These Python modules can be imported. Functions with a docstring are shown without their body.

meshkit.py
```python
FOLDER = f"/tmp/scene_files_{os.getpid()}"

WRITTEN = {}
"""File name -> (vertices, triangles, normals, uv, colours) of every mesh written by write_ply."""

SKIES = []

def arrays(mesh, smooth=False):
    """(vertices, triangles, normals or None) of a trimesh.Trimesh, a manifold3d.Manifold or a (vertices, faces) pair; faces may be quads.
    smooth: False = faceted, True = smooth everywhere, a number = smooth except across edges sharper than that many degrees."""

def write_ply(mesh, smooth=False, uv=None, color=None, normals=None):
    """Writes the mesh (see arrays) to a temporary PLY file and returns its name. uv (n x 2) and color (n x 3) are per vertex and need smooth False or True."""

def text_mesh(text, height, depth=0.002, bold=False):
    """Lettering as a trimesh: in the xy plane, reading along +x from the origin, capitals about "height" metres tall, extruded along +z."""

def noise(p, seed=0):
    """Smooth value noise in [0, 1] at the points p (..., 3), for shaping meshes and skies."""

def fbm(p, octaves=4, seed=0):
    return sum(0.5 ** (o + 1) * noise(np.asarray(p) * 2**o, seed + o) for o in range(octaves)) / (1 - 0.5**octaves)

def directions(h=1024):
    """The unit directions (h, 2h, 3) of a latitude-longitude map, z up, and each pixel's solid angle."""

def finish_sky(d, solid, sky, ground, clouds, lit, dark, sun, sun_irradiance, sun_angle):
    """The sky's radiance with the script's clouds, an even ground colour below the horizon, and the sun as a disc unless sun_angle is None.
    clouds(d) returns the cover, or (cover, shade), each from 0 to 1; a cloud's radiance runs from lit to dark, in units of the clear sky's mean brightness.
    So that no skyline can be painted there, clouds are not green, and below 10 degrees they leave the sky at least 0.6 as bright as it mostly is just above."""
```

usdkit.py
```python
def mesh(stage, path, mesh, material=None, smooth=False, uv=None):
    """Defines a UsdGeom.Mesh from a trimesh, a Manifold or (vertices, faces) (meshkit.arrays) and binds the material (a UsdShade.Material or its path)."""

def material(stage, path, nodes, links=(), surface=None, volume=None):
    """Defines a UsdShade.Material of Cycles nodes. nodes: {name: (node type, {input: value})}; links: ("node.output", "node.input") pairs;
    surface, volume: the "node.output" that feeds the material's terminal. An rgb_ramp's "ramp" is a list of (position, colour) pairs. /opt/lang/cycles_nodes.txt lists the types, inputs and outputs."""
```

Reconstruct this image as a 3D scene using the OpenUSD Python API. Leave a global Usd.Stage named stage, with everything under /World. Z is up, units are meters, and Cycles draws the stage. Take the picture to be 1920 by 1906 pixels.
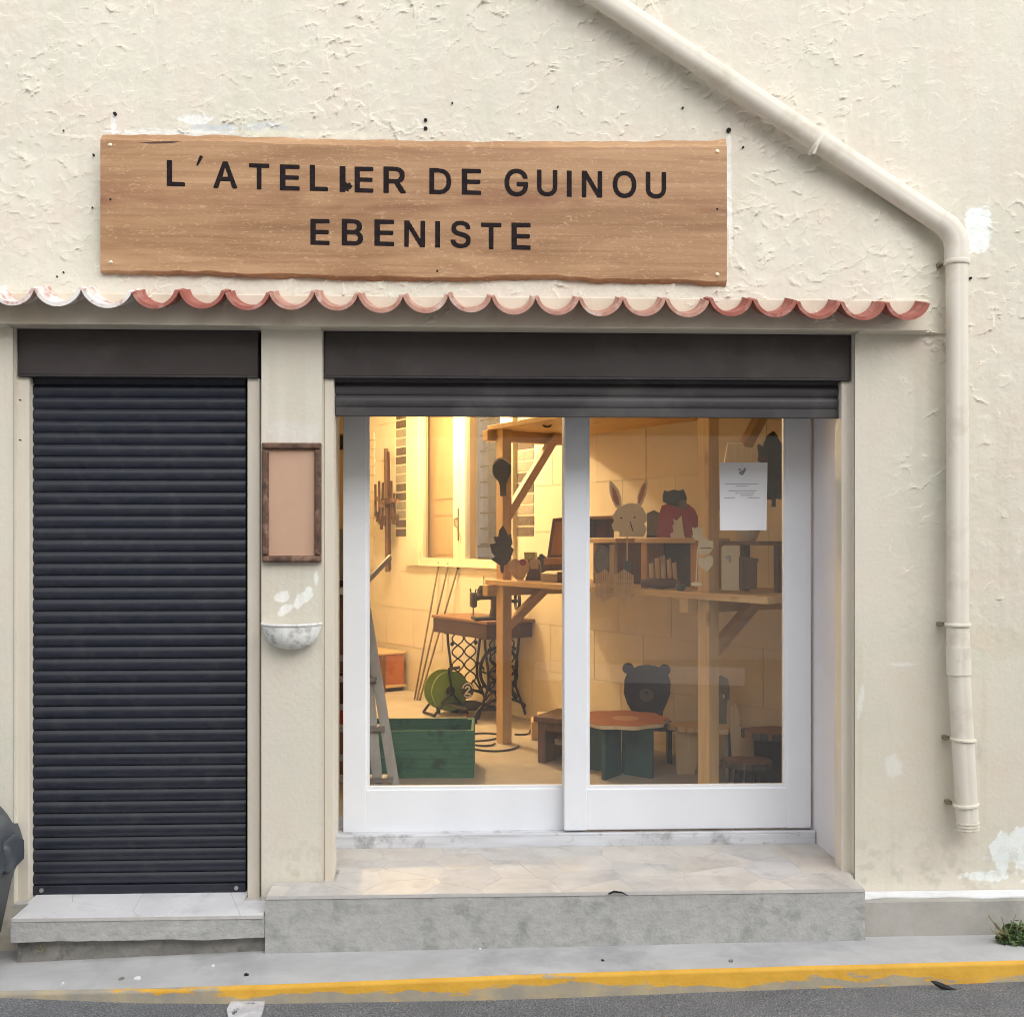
import math, random
import numpy as np, trimesh, shapely
from shapely.geometry import Polygon, Point, box as sbox, MultiPoint
from shapely.ops import voronoi_diagram
from shapely import affinity
import usdkit, meshkit
from pxr import Usd, UsdGeom, UsdLux, UsdShade, Gf, Sdf, Vt

stage = Usd.Stage.CreateInMemory()
UsdGeom.SetStageUpAxis(stage, UsdGeom.Tokens.z)
UsdGeom.SetStageMetersPerUnit(stage, 1.0)
UsdGeom.Xform.Define(stage, '/World'); UsdGeom.Scope.Define(stage, '/World/Looks')
rnd = random.Random(7)
rng = np.random.default_rng(11)

# ---------------------------------------------------------------- camera
TH = math.atan(0.0385)                       # the camera looks slightly to the right of the wall's normal
Fv = np.array([math.sin(TH), math.cos(TH), 0]); Rv = np.array([math.cos(TH), -math.sin(TH), 0]); Uv = np.array([0, 0, 1.0])
C = np.array([0.0, -4.17, 1.62]); FPX, CX, HY = 2000.0, 960.0, 1010.0
cam = UsdGeom.Camera.Define(stage, '/World/camera')
m = np.eye(4); m[0, :3] = Rv; m[1, :3] = Uv; m[2, :3] = -Fv; m[3, :3] = C
cam.AddTransformOp().Set(Gf.Matrix4d(*m.ravel().tolist()))
cam.CreateFocalLengthAttr(20.0); cam.CreateHorizontalApertureAttr(19.2); cam.CreateVerticalApertureAttr(19.2 * 1016 / 1024)
cam.CreateVerticalApertureOffsetAttr(0.57)
cam.CreateClippingRangeAttr(Gf.Vec2f(0.05, 500))
cam.CreateExposureAttr(1.16)

# ---------------------------------------------------------------- sky and sun (overcast)
SUN = np.array([0.55, -1.0, 0.95]); SUN /= np.linalg.norm(SUN)
el, rot = math.asin(SUN[2]), math.atan2(SUN[0], SUN[1])
usdkit.material(stage, '/World/Looks/sky', {
    'sky': ('sky_texture', {'sky_type': 'single_scattering', 'sun_disc': False, 'sun_elevation': el, 'sun_rotation': rot}),
    'tc': ('texture_coordinate', {}),
    'n': ('noise_texture', {'scale': 2.2, 'detail': 5.0, 'roughness': 0.55}),
    'mr': ('map_range', {'from_min': 0.3, 'from_max': 0.7, 'to_min': 0.75, 'to_max': 1.0, 'clamp': True}),
    'grey': ('hsv', {'saturation': 0.12, 'value': 1.15, 'hue': 0.5}),
    'mx': ('mix', {}), 'bg': ('background_shader', {'strength': 0.12})},
    [('tc.generated', 'n.vector'), ('n.fac', 'mr.value'), ('mr.result', 'mx.fac'), ('sky.color', 'grey.color'), ('sky.color', 'mx.color1'),
     ('grey.color', 'mx.color2'), ('mx.color', 'bg.color')], surface='bg.background')
dome = UsdLux.DomeLight.Define(stage, '/World/sky')
UsdShade.MaterialBindingAPI.Apply(dome.GetPrim()).Bind(UsdShade.Material.Get(stage, '/World/Looks/sky'))
dome.GetPrim().SetCustomDataByKey('kind', 'structure')
sun = UsdLux.DistantLight.Define(stage, '/World/sun')
sun.CreateIntensityAttr(0.26); sun.CreateAngleAttr(75.0); sun.CreateColorAttr(Gf.Vec3f(1.0, 0.97, 0.92)); sun.GetPrim().CreateAttribute('inputs:normalize', Sdf.ValueTypeNames.Bool).Set(True)
zx = SUN; xx = np.cross([0, 0, 1], zx); xx /= np.linalg.norm(xx); yx = np.cross(zx, xx)
m = np.eye(4); m[0, :3] = xx; m[1, :3] = yx; m[2, :3] = zx
sun.AddTransformOp().Set(Gf.Matrix4d(*m.ravel().tolist()))

# ---------------------------------------------------------------- measuring: from a point of the picture to metres in the place
def ray(px, py): return Fv + Rv * (px - CX) / FPX + Uv * (HY - py) / FPX
def P(px, py, Y=0.0):                                   # on the upright plane y = Y
    v = ray(px, py); return C + v * ((Y - C[1]) / v[1])
def G(px, py, z):                                       # on the level plane z
    v = ray(px, py); return C + v * ((z - C[2]) / v[2])
def W(px, py, d): return C + ray(px, py) * d            # at depth d
def cam2w(X, D, z=0.0): p = C + D * Fv + X * Rv; return np.array([p[0], p[1], z])
def PX(px, Y=0.0): return P(px, HY, Y)[0]
def PZ(py, Y=0.0, px=960): return P(px, py, Y)[2]

# ---------------------------------------------------------------- prims
used = {}
def numbered(path):
    n = used.get(path, -1) + 1; used[path] = n
    return path if n == 0 else f'{path}_{n:03d}'
def tag(prim, label=None, cat=None, group=None, kind=None):
    for k, v in (('label', label), ('category', cat), ('group', group), ('kind', kind)):
        if v: prim.SetCustomDataByKey(k, v)
def cat_(*ms):
    ms = [x for x in ms if x is not None]
    return trimesh.util.concatenate(ms) if len(ms) > 1 else ms[0]
class Part:
    def __init__(s, thing, path): s.thing, s.path = thing, path
    def part(s, name, mesh, mat, smooth=False, label=None): return s.thing.part(name, mesh, mat, smooth, label, s.path)
class Thing:
    def __init__(s, name, label=None, cat=None, loc=(0, 0, 0), rotz=0.0, group=None, kind=None, world=True):
        s.path = numbered('/World/' + name); s.loc = np.asarray(loc, float); s.world = world
        x = UsdGeom.Xform.Define(stage, s.path); x.AddTranslateOp().Set(Gf.Vec3d(*s.loc.tolist()))
        if rotz: x.AddRotateZOp().Set(math.degrees(rotz))
        s.prim = x.GetPrim(); tag(s.prim, label, cat, group, kind)
    def part(s, name, mesh, mat, smooth=False, label=None, parent=None):
        path = numbered((parent or s.path) + '/' + name)
        mesh = trimesh.Trimesh(np.array(mesh.vertices, float), np.array(mesh.faces), process=False) if isinstance(mesh, trimesh.Trimesh) else mesh
        if s.world: mesh.vertices -= s.loc
        prim = usdkit.mesh(stage, path, mesh, '/World/Looks/' + mat, smooth=smooth).GetPrim()
        if label: tag(prim, label)
        return Part(s, path)
def solo(name, mesh, mat, label=None, cat=None, group=None, kind=None, smooth=False):
    path = numbered('/World/' + name)
    c = mesh.bounds.mean(0); c[2] = mesh.bounds[0][2]
    mm = trimesh.Trimesh(np.array(mesh.vertices) - c, np.array(mesh.faces), process=False)
    g = usdkit.mesh(stage, path, mm, '/World/Looks/' + mat, smooth=smooth)
    g.AddTranslateOp().Set(Gf.Vec3d(*c.tolist()))
    tag(g.GetPrim(), label, cat, group, kind); return g

# ---------------------------------------------------------------- shapes
def box(x0, x1, y0, y1, z0, z1, b=0.0):
    if b <= 0:
        t = trimesh.creation.box((x1 - x0, y1 - y0, z1 - z0)); t.apply_translation(((x0 + x1) / 2, (y0 + y1) / 2, (z0 + z1) / 2)); return t
    b = min(b, 0.45 * min(x1 - x0, y1 - y0, z1 - z0)); pts = []
    for i, X in enumerate((x0, x1)):
        for j, Y in enumerate((y0, y1)):
            for k, Z in enumerate((z0, z1)):
                sx, sy, sz = (1 - 2 * i) * b, (1 - 2 * j) * b, (1 - 2 * k) * b
                pts += [(X, Y + sy, Z + sz), (X + sx, Y, Z + sz), (X + sx, Y + sy, Z)]
    return trimesh.convex.convex_hull(np.array(pts))
def bar(p, q, w, h, up=(0, 0, 1), b=0.0):                # a rectangular timber from p to q
    p, q = np.asarray(p, float), np.asarray(q, float); d = q - p; L = np.linalg.norm(d); d /= L
    up = np.asarray(up, float)
    s = np.cross(d, up); s /= np.linalg.norm(s); t = np.cross(s, d)
    k = box(0, L, -w / 2, w / 2, -h / 2, h / 2, b)
    M = np.eye(4); M[:3, 0] = d; M[:3, 1] = -s; M[:3, 2] = t; M[:3, 3] = p
    k.apply_transform(M); return k
def tube(pts, r, n=10, closed=False):
    pts = np.asarray(pts, float); N = len(pts)
    r = np.full(N, r) if np.ndim(r) == 0 else np.asarray(r, float)
    T = np.gradient(pts, axis=0) if not closed else (np.roll(pts, -1, 0) - np.roll(pts, 1, 0))
    T /= np.linalg.norm(T, axis=1, keepdims=True)
    a = np.array([0, 0, 1.0]) if abs(T[0][2]) < 0.9 else np.array([1.0, 0, 0])
    nrm = a - T[0] * a.dot(T[0]); nrm /= np.linalg.norm(nrm); V = []
    for i in range(N):
        nrm = nrm - T[i] * nrm.dot(T[i]); nrm /= np.linalg.norm(nrm); bn = np.cross(T[i], nrm)
        for k in range(n):
            an = 2 * math.pi * k / n; V.append(pts[i] + r[i] * (math.cos(an) * nrm + math.sin(an) * bn))
    Fc = []
    for i in range(N if closed else N - 1):
        j = (i + 1) % N
        for k in range(n):
            l = (k + 1) % n; Fc += [(i * n + k, i * n + l, j * n + l), (i * n + k, j * n + l, j * n + k)]
    if not closed:
        V += [pts[0], pts[-1]]; c0, c1 = len(V) - 2, len(V) - 1
        for k in range(n):
            l = (k + 1) % n; Fc += [(c0, l, k), (c1, (N - 1) * n + k, (N - 1) * n + l)]
    return trimesh.Trimesh(np.array(V), np.array(Fc), process=False)
def lathe(prof, n=28, loc=(0, 0, 0)):
    t = trimesh.creation.revolve(np.array(prof, float), sections=n); t.apply_translation(loc); return t
def plate(poly, y0, y1):                                 # polygon in x,z given a thickness from y0 to y1
    out = []
    for g in getattr(poly, 'geoms', [poly]):
        if g.is_empty or g.area < 1e-8: continue
        t = trimesh.creation.extrude_polygon(g, y1 - y0, engine='earcut')
        v = t.vertices; t.vertices = np.stack([v[:, 0], y1 - v[:, 2], v[:, 1]], 1); out.append(t)
    return cat_(*out) if out else None
def slab(poly, z0, z1):
    out = []
    for g in getattr(poly, 'geoms', [poly]):
        if g.is_empty or g.area < 1e-8: continue
        t = trimesh.creation.extrude_polygon(g, z1 - z0, engine='earcut'); t.apply_translation((0, 0, z0)); out.append(t)
    return cat_(*out)
def xform(t, ax, ay, o):                                 # local x,y,z -> directions ax, ay, up at o
    ax, ay = np.asarray(ax, float), np.asarray(ay, float); M = np.eye(4); M[:3, 0] = ax; M[:3, 1] = ay; M[:3, 2] = np.cross(ax, ay); M[:3, 3] = o
    t.apply_transform(M); return t
def ellipse(cx, cz, rx, rz, n=32): return Polygon([(cx + rx * math.cos(2 * math.pi * i / n), cz + rz * math.sin(2 * math.pi * i / n)) for i in range(n)])
def blob(cx, cz, rx, rz, seed, rough=0.35, n=44):
    r = random.Random(seed); ph = [r.uniform(0, 6.3) for _ in range(6)]; pts = []
    for i in range(n):
        a = 2 * math.pi * i / n
        k = 1 + rough * (0.5 * math.sin(2 * a + ph[0]) + 0.4 * math.sin(3 * a + ph[1]) + 0.3 * math.sin(5 * a + ph[2]) + 0.25 * math.sin(9 * a + ph[3]) + 0.2 * math.sin(14 * a + ph[4])) + r.uniform(-.06, .06)
        pts.append((cx + rx * k * math.cos(a), cz + rz * k * math.sin(a)))
    return Polygon(pts).buffer(0)

# ---------------------------------------------------------------- materials
def L(name): return '/World/Looks/' + name
def mat(name, c1, c2=None, scale=(8, 8, 8), rough=0.6, bump=0.0, bscale=60.0, detail=4.0, spec=0.5, lo=0.35, hi=0.65, c3=None, s3=2.0, metallic=0.0, rough2=None, dist=0.004, coat=0.0):
    """Colour c1 to c2 by noise (scale per axis), patches of c3 by a coarser noise, fine relief by bump."""
    c2 = c2 or c1
    nodes = {'tc': ('texture_coordinate', {}), 'mp': ('mapping', {'scale': scale}),
             'n': ('noise_texture', {'scale': 1.0, 'detail': detail, 'roughness': 0.6}),
             'r': ('rgb_ramp', {'ramp': [(lo, c1), (hi, c2)]}),
             'p': ('principled_bsdf', {'roughness': rough, 'specular_ior_level': spec, 'metallic': metallic, 'coat_weight': coat})}
    links = [('tc.object', 'mp.vector'), ('mp.vector', 'n.vector'), ('n.fac', 'r.fac')]
    src = 'r.color'
    if c3:
        nodes['n3'] = ('noise_texture', {'scale': s3, 'detail': 5.0, 'roughness': 0.65})
        nodes['m3'] = ('map_range', {'from_min': 0.52, 'from_max': 0.68, 'clamp': True}); nodes['x3'] = ('mix', {'color2': c3})
        links += [('tc.object', 'n3.vector'), ('n3.fac', 'm3.value'), ('m3.result', 'x3.fac'), (src, 'x3.color1')]; src = 'x3.color'
    links.append((src, 'p.base_color'))
    if rough2 is not None:
        nodes['mr'] = ('map_range', {'from_min': 0.3, 'from_max': 0.7, 'to_min': rough, 'to_max': rough2, 'clamp': True})
        links += [('n.fac', 'mr.value'), ('mr.result', 'p.roughness')]
    if bump:
        nodes['nb'] = ('noise_texture', {'scale': bscale, 'detail': 6.0, 'roughness': 0.6})
        nodes['b'] = ('bump', {'strength': bump, 'distance': dist})
        links += [('tc.object', 'nb.vector'), ('nb.fac', 'b.height'), ('b.normal', 'p.normal')]
    usdkit.material(stage, L(name), nodes, links, surface='p.BSDF')
def wood(name, c1, c2, axis='x', rough=0.55, knots=None, fine=70.0, coarse=2.0):
    """Grain drawn out along one axis of the thing."""
    st = {'x': (coarse, fine, fine), 'y': (fine, coarse, fine), 'z': (fine, fine, coarse)}[axis]
    st2 = tuple(v * 0.16 if v > coarse else v * 0.5 for v in st)
    nodes = {'tc': ('texture_coordinate', {}), 'm1': ('mapping', {'scale': st}), 'm2': ('mapping', {'scale': st2}),
             'n1': ('noise_texture', {'scale': 1.0, 'detail': 5.0, 'roughness': 0.65, 'distortion': 0.6}),
             'n2': ('noise_texture', {'scale': 1.0, 'detail': 3.0, 'distortion': 1.2}),
             'a': ('math', {'math_type': 'multiply_add', 'value2': 0.5}), 'h': ('math', {'math_type': 'multiply', 'value2': 0.5}),
             'r': ('rgb_ramp', {'ramp': [(0.36, c2), (0.5, tuple(0.5 * (a + b) for a, b in zip(c1, c2))), (0.62, c1)]}),
             'b': ('bump', {'strength': 0.25, 'distance': 0.002}),
             'p': ('principled_bsdf', {'roughness': rough, 'specular_ior_level': 0.4})}
    links = [('tc.object', 'm1.vector'), ('tc.object', 'm2.vector'), ('m1.vector', 'n1.vector'), ('m2.vector', 'n2.vector'), ('n2.fac', 'h.value1'),
             ('n1.fac', 'a.value1'), ('h.value', 'a.value3'), ('a.value', 'r.fac'), ('n1.fac', 'b.height'), ('b.normal', 'p.normal')]
    src = 'r.color'
    if knots:
        kst = {'x': (3, 9, 9), 'y': (9, 3, 9), 'z': (9, 9, 3)}[axis]
        nodes.update({'mk': ('mapping', {'scale': kst}), 'k': ('voronoi_texture', {'scale': 1.0, 'randomness': 1.0}),
                      'kr': ('map_range', {'from_min': 0.03, 'from_max': 0.16, 'to_min': 0.85, 'to_max': 0.0, 'clamp': True}), 'kx': ('mix', {'color2': knots})})
        links += [('tc.object', 'mk.vector'), ('mk.vector', 'k.vector'), ('k.distance', 'kr.value'), ('kr.result', 'kx.fac'), (src, 'kx.color1')]; src = 'kx.color'
    links.append((src, 'p.base_color'))
    usdkit.material(stage, L(name), nodes, links, surface='p.BSDF')

CREAM = (0.675, 0.635, 0.56)
# stucco: its paint colour (with peeled patches and dirt) comes per vertex, tints and fine relief from noise
usdkit.material(stage, L('stucco'), {
    'at': ('attribute', {'attribute': 'paint'}), 'tc': ('texture_coordinate', {}),
    'n': ('noise_texture', {'scale': 3.0, 'detail': 6.0, 'roughness': 0.65}),
    'r': ('rgb_ramp', {'ramp': [(0.3, (1.0, 0.94, 0.9)), (0.5, (0.99, 0.985, 0.95)), (0.7, (0.92, 0.955, 0.9))]}),
    'mu': ('mix', {'mix_type': 'multiply', 'fac': 1.0}),
    'nb': ('noise_texture', {'scale': 55.0, 'detail': 7.0, 'roughness': 0.62}), 'b': ('bump', {'strength': 0.35, 'distance': 0.006}),
    'p': ('principled_bsdf', {'roughness': 0.85, 'specular_ior_level': 0.25})},
    [('tc.object', 'n.vector'), ('n.fac', 'r.fac'), ('at.color', 'mu.color1'), ('r.color', 'mu.color2'), ('mu.color', 'p.base_color'),
     ('tc.object', 'nb.vector'), ('nb.fac', 'b.height'), ('b.normal', 'p.normal')], surface='p.BSDF')
mat('ledge_paint', (0.63, 0.565, 0.455), (0.68, 0.62, 0.51), (5, 5, 5), 0.8, 0.3, 45, c3=(0.58, 0.51, 0.40), s3=4, spec=0.25)
mat('rail_paint', (0.64, 0.585, 0.49), (0.68, 0.625, 0.535), (20, 20, 3), 0.6, 0.08, 60, spec=0.35)
mat('pipe_paint', (0.67, 0.62, 0.53), (0.70, 0.655, 0.565), (6, 6, 3), 0.6, 0.10, 50, spec=0.3, c3=(0.56, 0.505, 0.41), s3=5)
mat('terracotta', (0.28, 0.075, 0.05), (0.36, 0.12, 0.09), (25, 25, 25), 0.75, 0.3, 80, c3=(0.46, 0.24, 0.2), s3=20)
mat('terracotta_pale', (0.38, 0.17, 0.12), (0.48, 0.27, 0.21), (25, 25, 25), 0.75, 0.3, 80, c3=(0.62, 0.47, 0.40), s3=14)
mat('terracotta_white', (0.74, 0.70, 0.67), (0.46, 0.22, 0.17), (22, 22, 22), 0.75, 0.3, 80, lo=0.48, hi=0.64)
mat('letter_black', (0.012, 0.009, 0.010), (0.024, 0.016, 0.017), (60, 60, 60), 0.9, 0.1, 120, spec=0.15)
mat('brass', (0.75, 0.6, 0.38), None, rough=0.3, metallic=0.9)
mat('dark_hole', (0.01, 0.01, 0.01), None, rough=0.9)
mat('box_brown', (0.03, 0.022, 0.020), (0.046, 0.036, 0.034), (2, 2, 6), 0.42, 0.05, 80, rough2=0.55, c3=(0.065, 0.055, 0.052), s3=2.2)
mat('slat_navy', (0.008, 0.010, 0.018), (0.013, 0.015, 0.025), (14, 14, 60), 0.36, 0.06, 160, rough2=0.5, c3=(0.02, 0.022, 0.03), s3=14.0)
mat('slat_brown', (0.035, 0.031, 0.035), (0.055, 0.05, 0.052), (3, 3, 25), 0.42, 0.06, 120, rough2=0.55, c3=(0.075, 0.07, 0.07), s3=4.0)
mat('grey_metal', (0.35, 0.35, 0.36), (0.5, 0.5, 0.5), (10, 10, 10), 0.4, metallic=0.7)
mat('door_white', (0.79, 0.81, 0.85), (0.76, 0.78, 0.82), (4, 4, 4), 0.45, 0.04, 60, c3=(0.74, 0.76, 0.80), s3=1.4, spec=0.5)
mat('reveal_white', (0.76, 0.74, 0.76), (0.70, 0.67, 0.68), (2, 2, 2), 0.6, 0.08, 40)
mat('threshold_paint', (0.66, 0.68, 0.72), (0.52, 0.53, 0.56), (3, 30, 30), 0.6, 0.1, 60, c3=(0.3, 0.3, 0.31), s3=9)
mat('marble_a', (0.46, 0.44, 0.42), (0.56, 0.545, 0.52), (5, 9, 5), 0.5, 0.05, 60, c3=(0.38, 0.37, 0.36), s3=6, dist=0.002)
mat('marble_b', (0.5, 0.465, 0.42), (0.58, 0.55, 0.51), (7, 4, 5), 0.5, 0.05, 60, c3=(0.43, 0.39, 0.35), s3=5, dist=0.002)
mat('marble_c', (0.43, 0.425, 0.425), (0.52, 0.515, 0.515), (4, 7, 5), 0.5, 0.05, 60, c3=(0.36, 0.36, 0.365), s3=7, dist=0.002)
mat('marble_white', (0.74, 0.74, 0.75), (0.66, 0.66, 0.68), (6, 6, 6), 0.45, 0.05, 60, c3=(0.56, 0.56, 0.58), s3=7, dist=0.002)
mat('joint_mortar', (0.54, 0.52, 0.495), (0.48, 0.465, 0.445), (20, 20, 20), 0.9, 0.3, 90)
mat('step_concrete', (0.36, 0.36, 0.35), (0.45, 0.447, 0.433), (22, 22, 30), 0.9, 0.8, 45, detail=9, c3=(0.28, 0.288, 0.265), s3=9, lo=0.32, hi=0.66, dist=0.006)
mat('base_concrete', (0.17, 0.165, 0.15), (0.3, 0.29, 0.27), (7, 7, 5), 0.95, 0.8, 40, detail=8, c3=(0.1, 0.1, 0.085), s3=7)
mat('plinth_concrete', (0.36, 0.345, 0.31), (0.44, 0.42, 0.385), (5, 5, 5), 0.9, 0.4, 50, c3=(0.3, 0.3, 0.27), s3=4)
mat('pavement_concrete', (0.40, 0.40, 0.40), (0.48, 0.48, 0.48), (4, 7, 4), 0.85, 0.35, 70, detail=8, c3=(0.34, 0.34, 0.345), s3=2.5)
mat('opposite_render', (0.42, 0.37, 0.31), (0.5, 0.45, 0.38), (2, 2, 2), 0.9, 0.2, 20)
mat('frame_brown', (0.06, 0.03, 0.02), (0.16, 0.085, 0.055), (25, 25, 25), 0.5, 0.5, 60, c3=(0.26, 0.16, 0.11), s3=22, detail=7)
mat('board_peach', (0.50, 0.31, 0.21), (0.55, 0.36, 0.25), (5, 5, 3), 0.7, 0.06, 80)
mat('bowl_plaster', (0.74, 0.74, 0.71), (0.6, 0.6, 0.57), (55, 55, 8), 0.75, 0.2, 60, lo=0.48, hi=0.72, c3=(0.4, 0.4, 0.36), s3=24)
mat('bin_plastic', (0.045, 0.052, 0.062), (0.06, 0.068, 0.08), (3, 3, 3), 0.45, 0.06, 90, c3=(0.09, 0.1, 0.11), s3=5)
mat('rubber', (0.015, 0.015, 0.016), None, rough=0.8)
mat('leaf_green', (0.06, 0.11, 0.035), (0.12, 0.18, 0.06), (40, 40, 40), 0.6)
mat('stem_straw', (0.3, 0.24, 0.12), (0.2, 0.2, 0.09), (40, 40, 40), 0.7)
mat('white_patch', (0.78, 0.8, 0.82), (0.7, 0.71, 0.72), (20, 20, 20), 0.8, 0.2, 80)
mat('road_white', (0.62, 0.63, 0.65), (0.45, 0.45, 0.46), (22, 22, 22), 0.85, 0.3, 120)
# interior
mat('room_paint', (0.74, 0.665, 0.52), (0.78, 0.70, 0.56), (4, 4, 4), 0.8, 0.1, 50, spec=0.3, c3=(0.70, 0.62, 0.47), s3=2)
mat('window_paint', (0.74, 0.68, 0.53), (0.70, 0.64, 0.49), (4, 4, 4), 0.85, 0.05, 50, spec=0.15)
mat('brick_dark', (0.10, 0.075, 0.055), (0.17, 0.13, 0.09), (40, 40, 40), 0.9, 0.4, 90)
mat('brick_light', (0.30, 0.27, 0.21), (0.36, 0.33, 0.26), (40, 40, 40), 0.9, 0.4, 90)
mat('floor_concrete', (0.46, 0.40, 0.33), (0.52, 0.46, 0.38), (3, 3, 3), 0.7, 0.12, 40, c3=(0.42, 0.36, 0.29), s3=1.6)
mat('yard_grey', (0.05, 0.052, 0.06), (0.10, 0.104, 0.115), (3, 3, 6), 0.9, 0.3, 30, c3=(0.16, 0.165, 0.18), s3=2)
mat('yard_ledge', (0.3, 0.3, 0.31), (0.22, 0.22, 0.23), (6, 6, 6), 0.9)
mat('iron_black', (0.018, 0.014, 0.011), (0.03, 0.024, 0.018), (30, 30, 30), 0.45, metallic=0.2)
mat('aluminium', (0.38, 0.37, 0.36), (0.3, 0.29, 0.28), (20, 20, 3), 0.4, metallic=0.75)
mat('steel_rod', (0.22, 0.18, 0.12), (0.3, 0.25, 0.18), (30, 30, 30), 0.4, metallic=0.6)
mat('reel_green', (0.22, 0.40, 0.10), (0.28, 0.46, 0.14), (9, 9, 9), 0.4, spec=0.5)
mat('cable_orange', (0.4, 0.12, 0.04), None, rough=0.5)
mat('cable_black', (0.02, 0.018, 0.016), None, rough=0.5)
mat('crate_green', (0.035, 0.15, 0.085), (0.06, 0.21, 0.125), (3, 40, 40), 0.65, 0.2, 60, c3=(0.02, 0.07, 0.045), s3=7)
mat('chest_orange', (0.40, 0.13, 0.045), (0.47, 0.17, 0.06), (9, 9, 9), 0.6, 0.1, 50, c3=(0.33, 0.10, 0.035), s3=8)
wood('pine', (0.70, 0.50, 0.27), (0.60, 0.39, 0.19), 'x', knots=(0.33, 0.17, 0.07))
wood('pine_z', (0.70, 0.50, 0.27), (0.58, 0.37, 0.18), 'z', knots=(0.3, 0.15, 0.06))
wood('pine_y', (0.66, 0.46, 0.25), (0.55, 0.35, 0.17), 'y')
wood('plywood_pale', (0.72, 0.58, 0.38), (0.63, 0.47, 0.27), 'z')
wood('walnut', (0.10, 0.048, 0.026), (0.055, 0.027, 0.016), 'x')
wood('walnut_top', (0.28, 0.15, 0.075), (0.2, 0.10, 0.05), 'x')
wood('brown_wood', (0.21, 0.12, 0.07), (0.13, 0.07, 0.045), 'z')
wood('amber_wood', (0.52, 0.28, 0.10), (0.42, 0.21, 0.07), 'z')
wood('shutter_wood', (0.66, 0.46, 0.26), (0.6, 0.40, 0.21), 'z')
mat('dark_board', (0.055, 0.045, 0.035), (0.08, 0.065, 0.05), (12, 12, 30), 0.7, 0.1, 60)
mat('bear_brown', (0.035, 0.022, 0.017), (0.05, 0.033, 0.026), (20, 20, 20), 0.55)
mat('bear_muzzle', (0.2, 0.15, 0.12), None, rough=0.6)
mat('red_paint', (0.32, 0.03, 0.035), (0.4, 0.05, 0.05), (14, 14, 14), 0.55)
mat('orange_paint', (0.56, 0.2, 0.06), (0.62, 0.24, 0.08), (9, 9, 9), 0.5)
mat('orange_light', (0.74, 0.42, 0.18), None, rough=0.5)
mat('teal_paint', (0.03, 0.085, 0.085), (0.04, 0.11, 0.105), (9, 9, 9), 0.5)
mat('rabbit_cream', (0.80, 0.71, 0.53), (0.76, 0.66, 0.48), (9, 9, 30), 0.6)
mat('rabbit_pink', (0.55, 0.22, 0.13), None, rough=0.6)
mat('grey_board', (0.2, 0.19, 0.17), (0.27, 0.26, 0.235), (9, 9, 9), 0.6)
mat('green_case', (0.22, 0.24, 0.08), (0.17, 0.19, 0.07), (9, 9, 9), 0.6)
mat('slate_blue', (0.05, 0.065, 0.07), None, rough=0.5)
mat('paper_white', (0.82, 0.83, 0.87), (0.8, 0.8, 0.83), (3, 3, 3), 0.8)
mat('print_grey', (0.3, 0.3, 0.33), None, rough=0.8)
mat('print_dark', (0.12, 0.12, 0.15), None, rough=0.8)
mat('lamp_cap', (0.6, 0.6, 0.58), None, rough=0.4)
usdkit.material(stage, L('bulb'), {'e': ('emission', {'color': (1.0, 0.68, 0.32), 'strength': 30.0})}, [], surface='e.emission')
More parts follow.
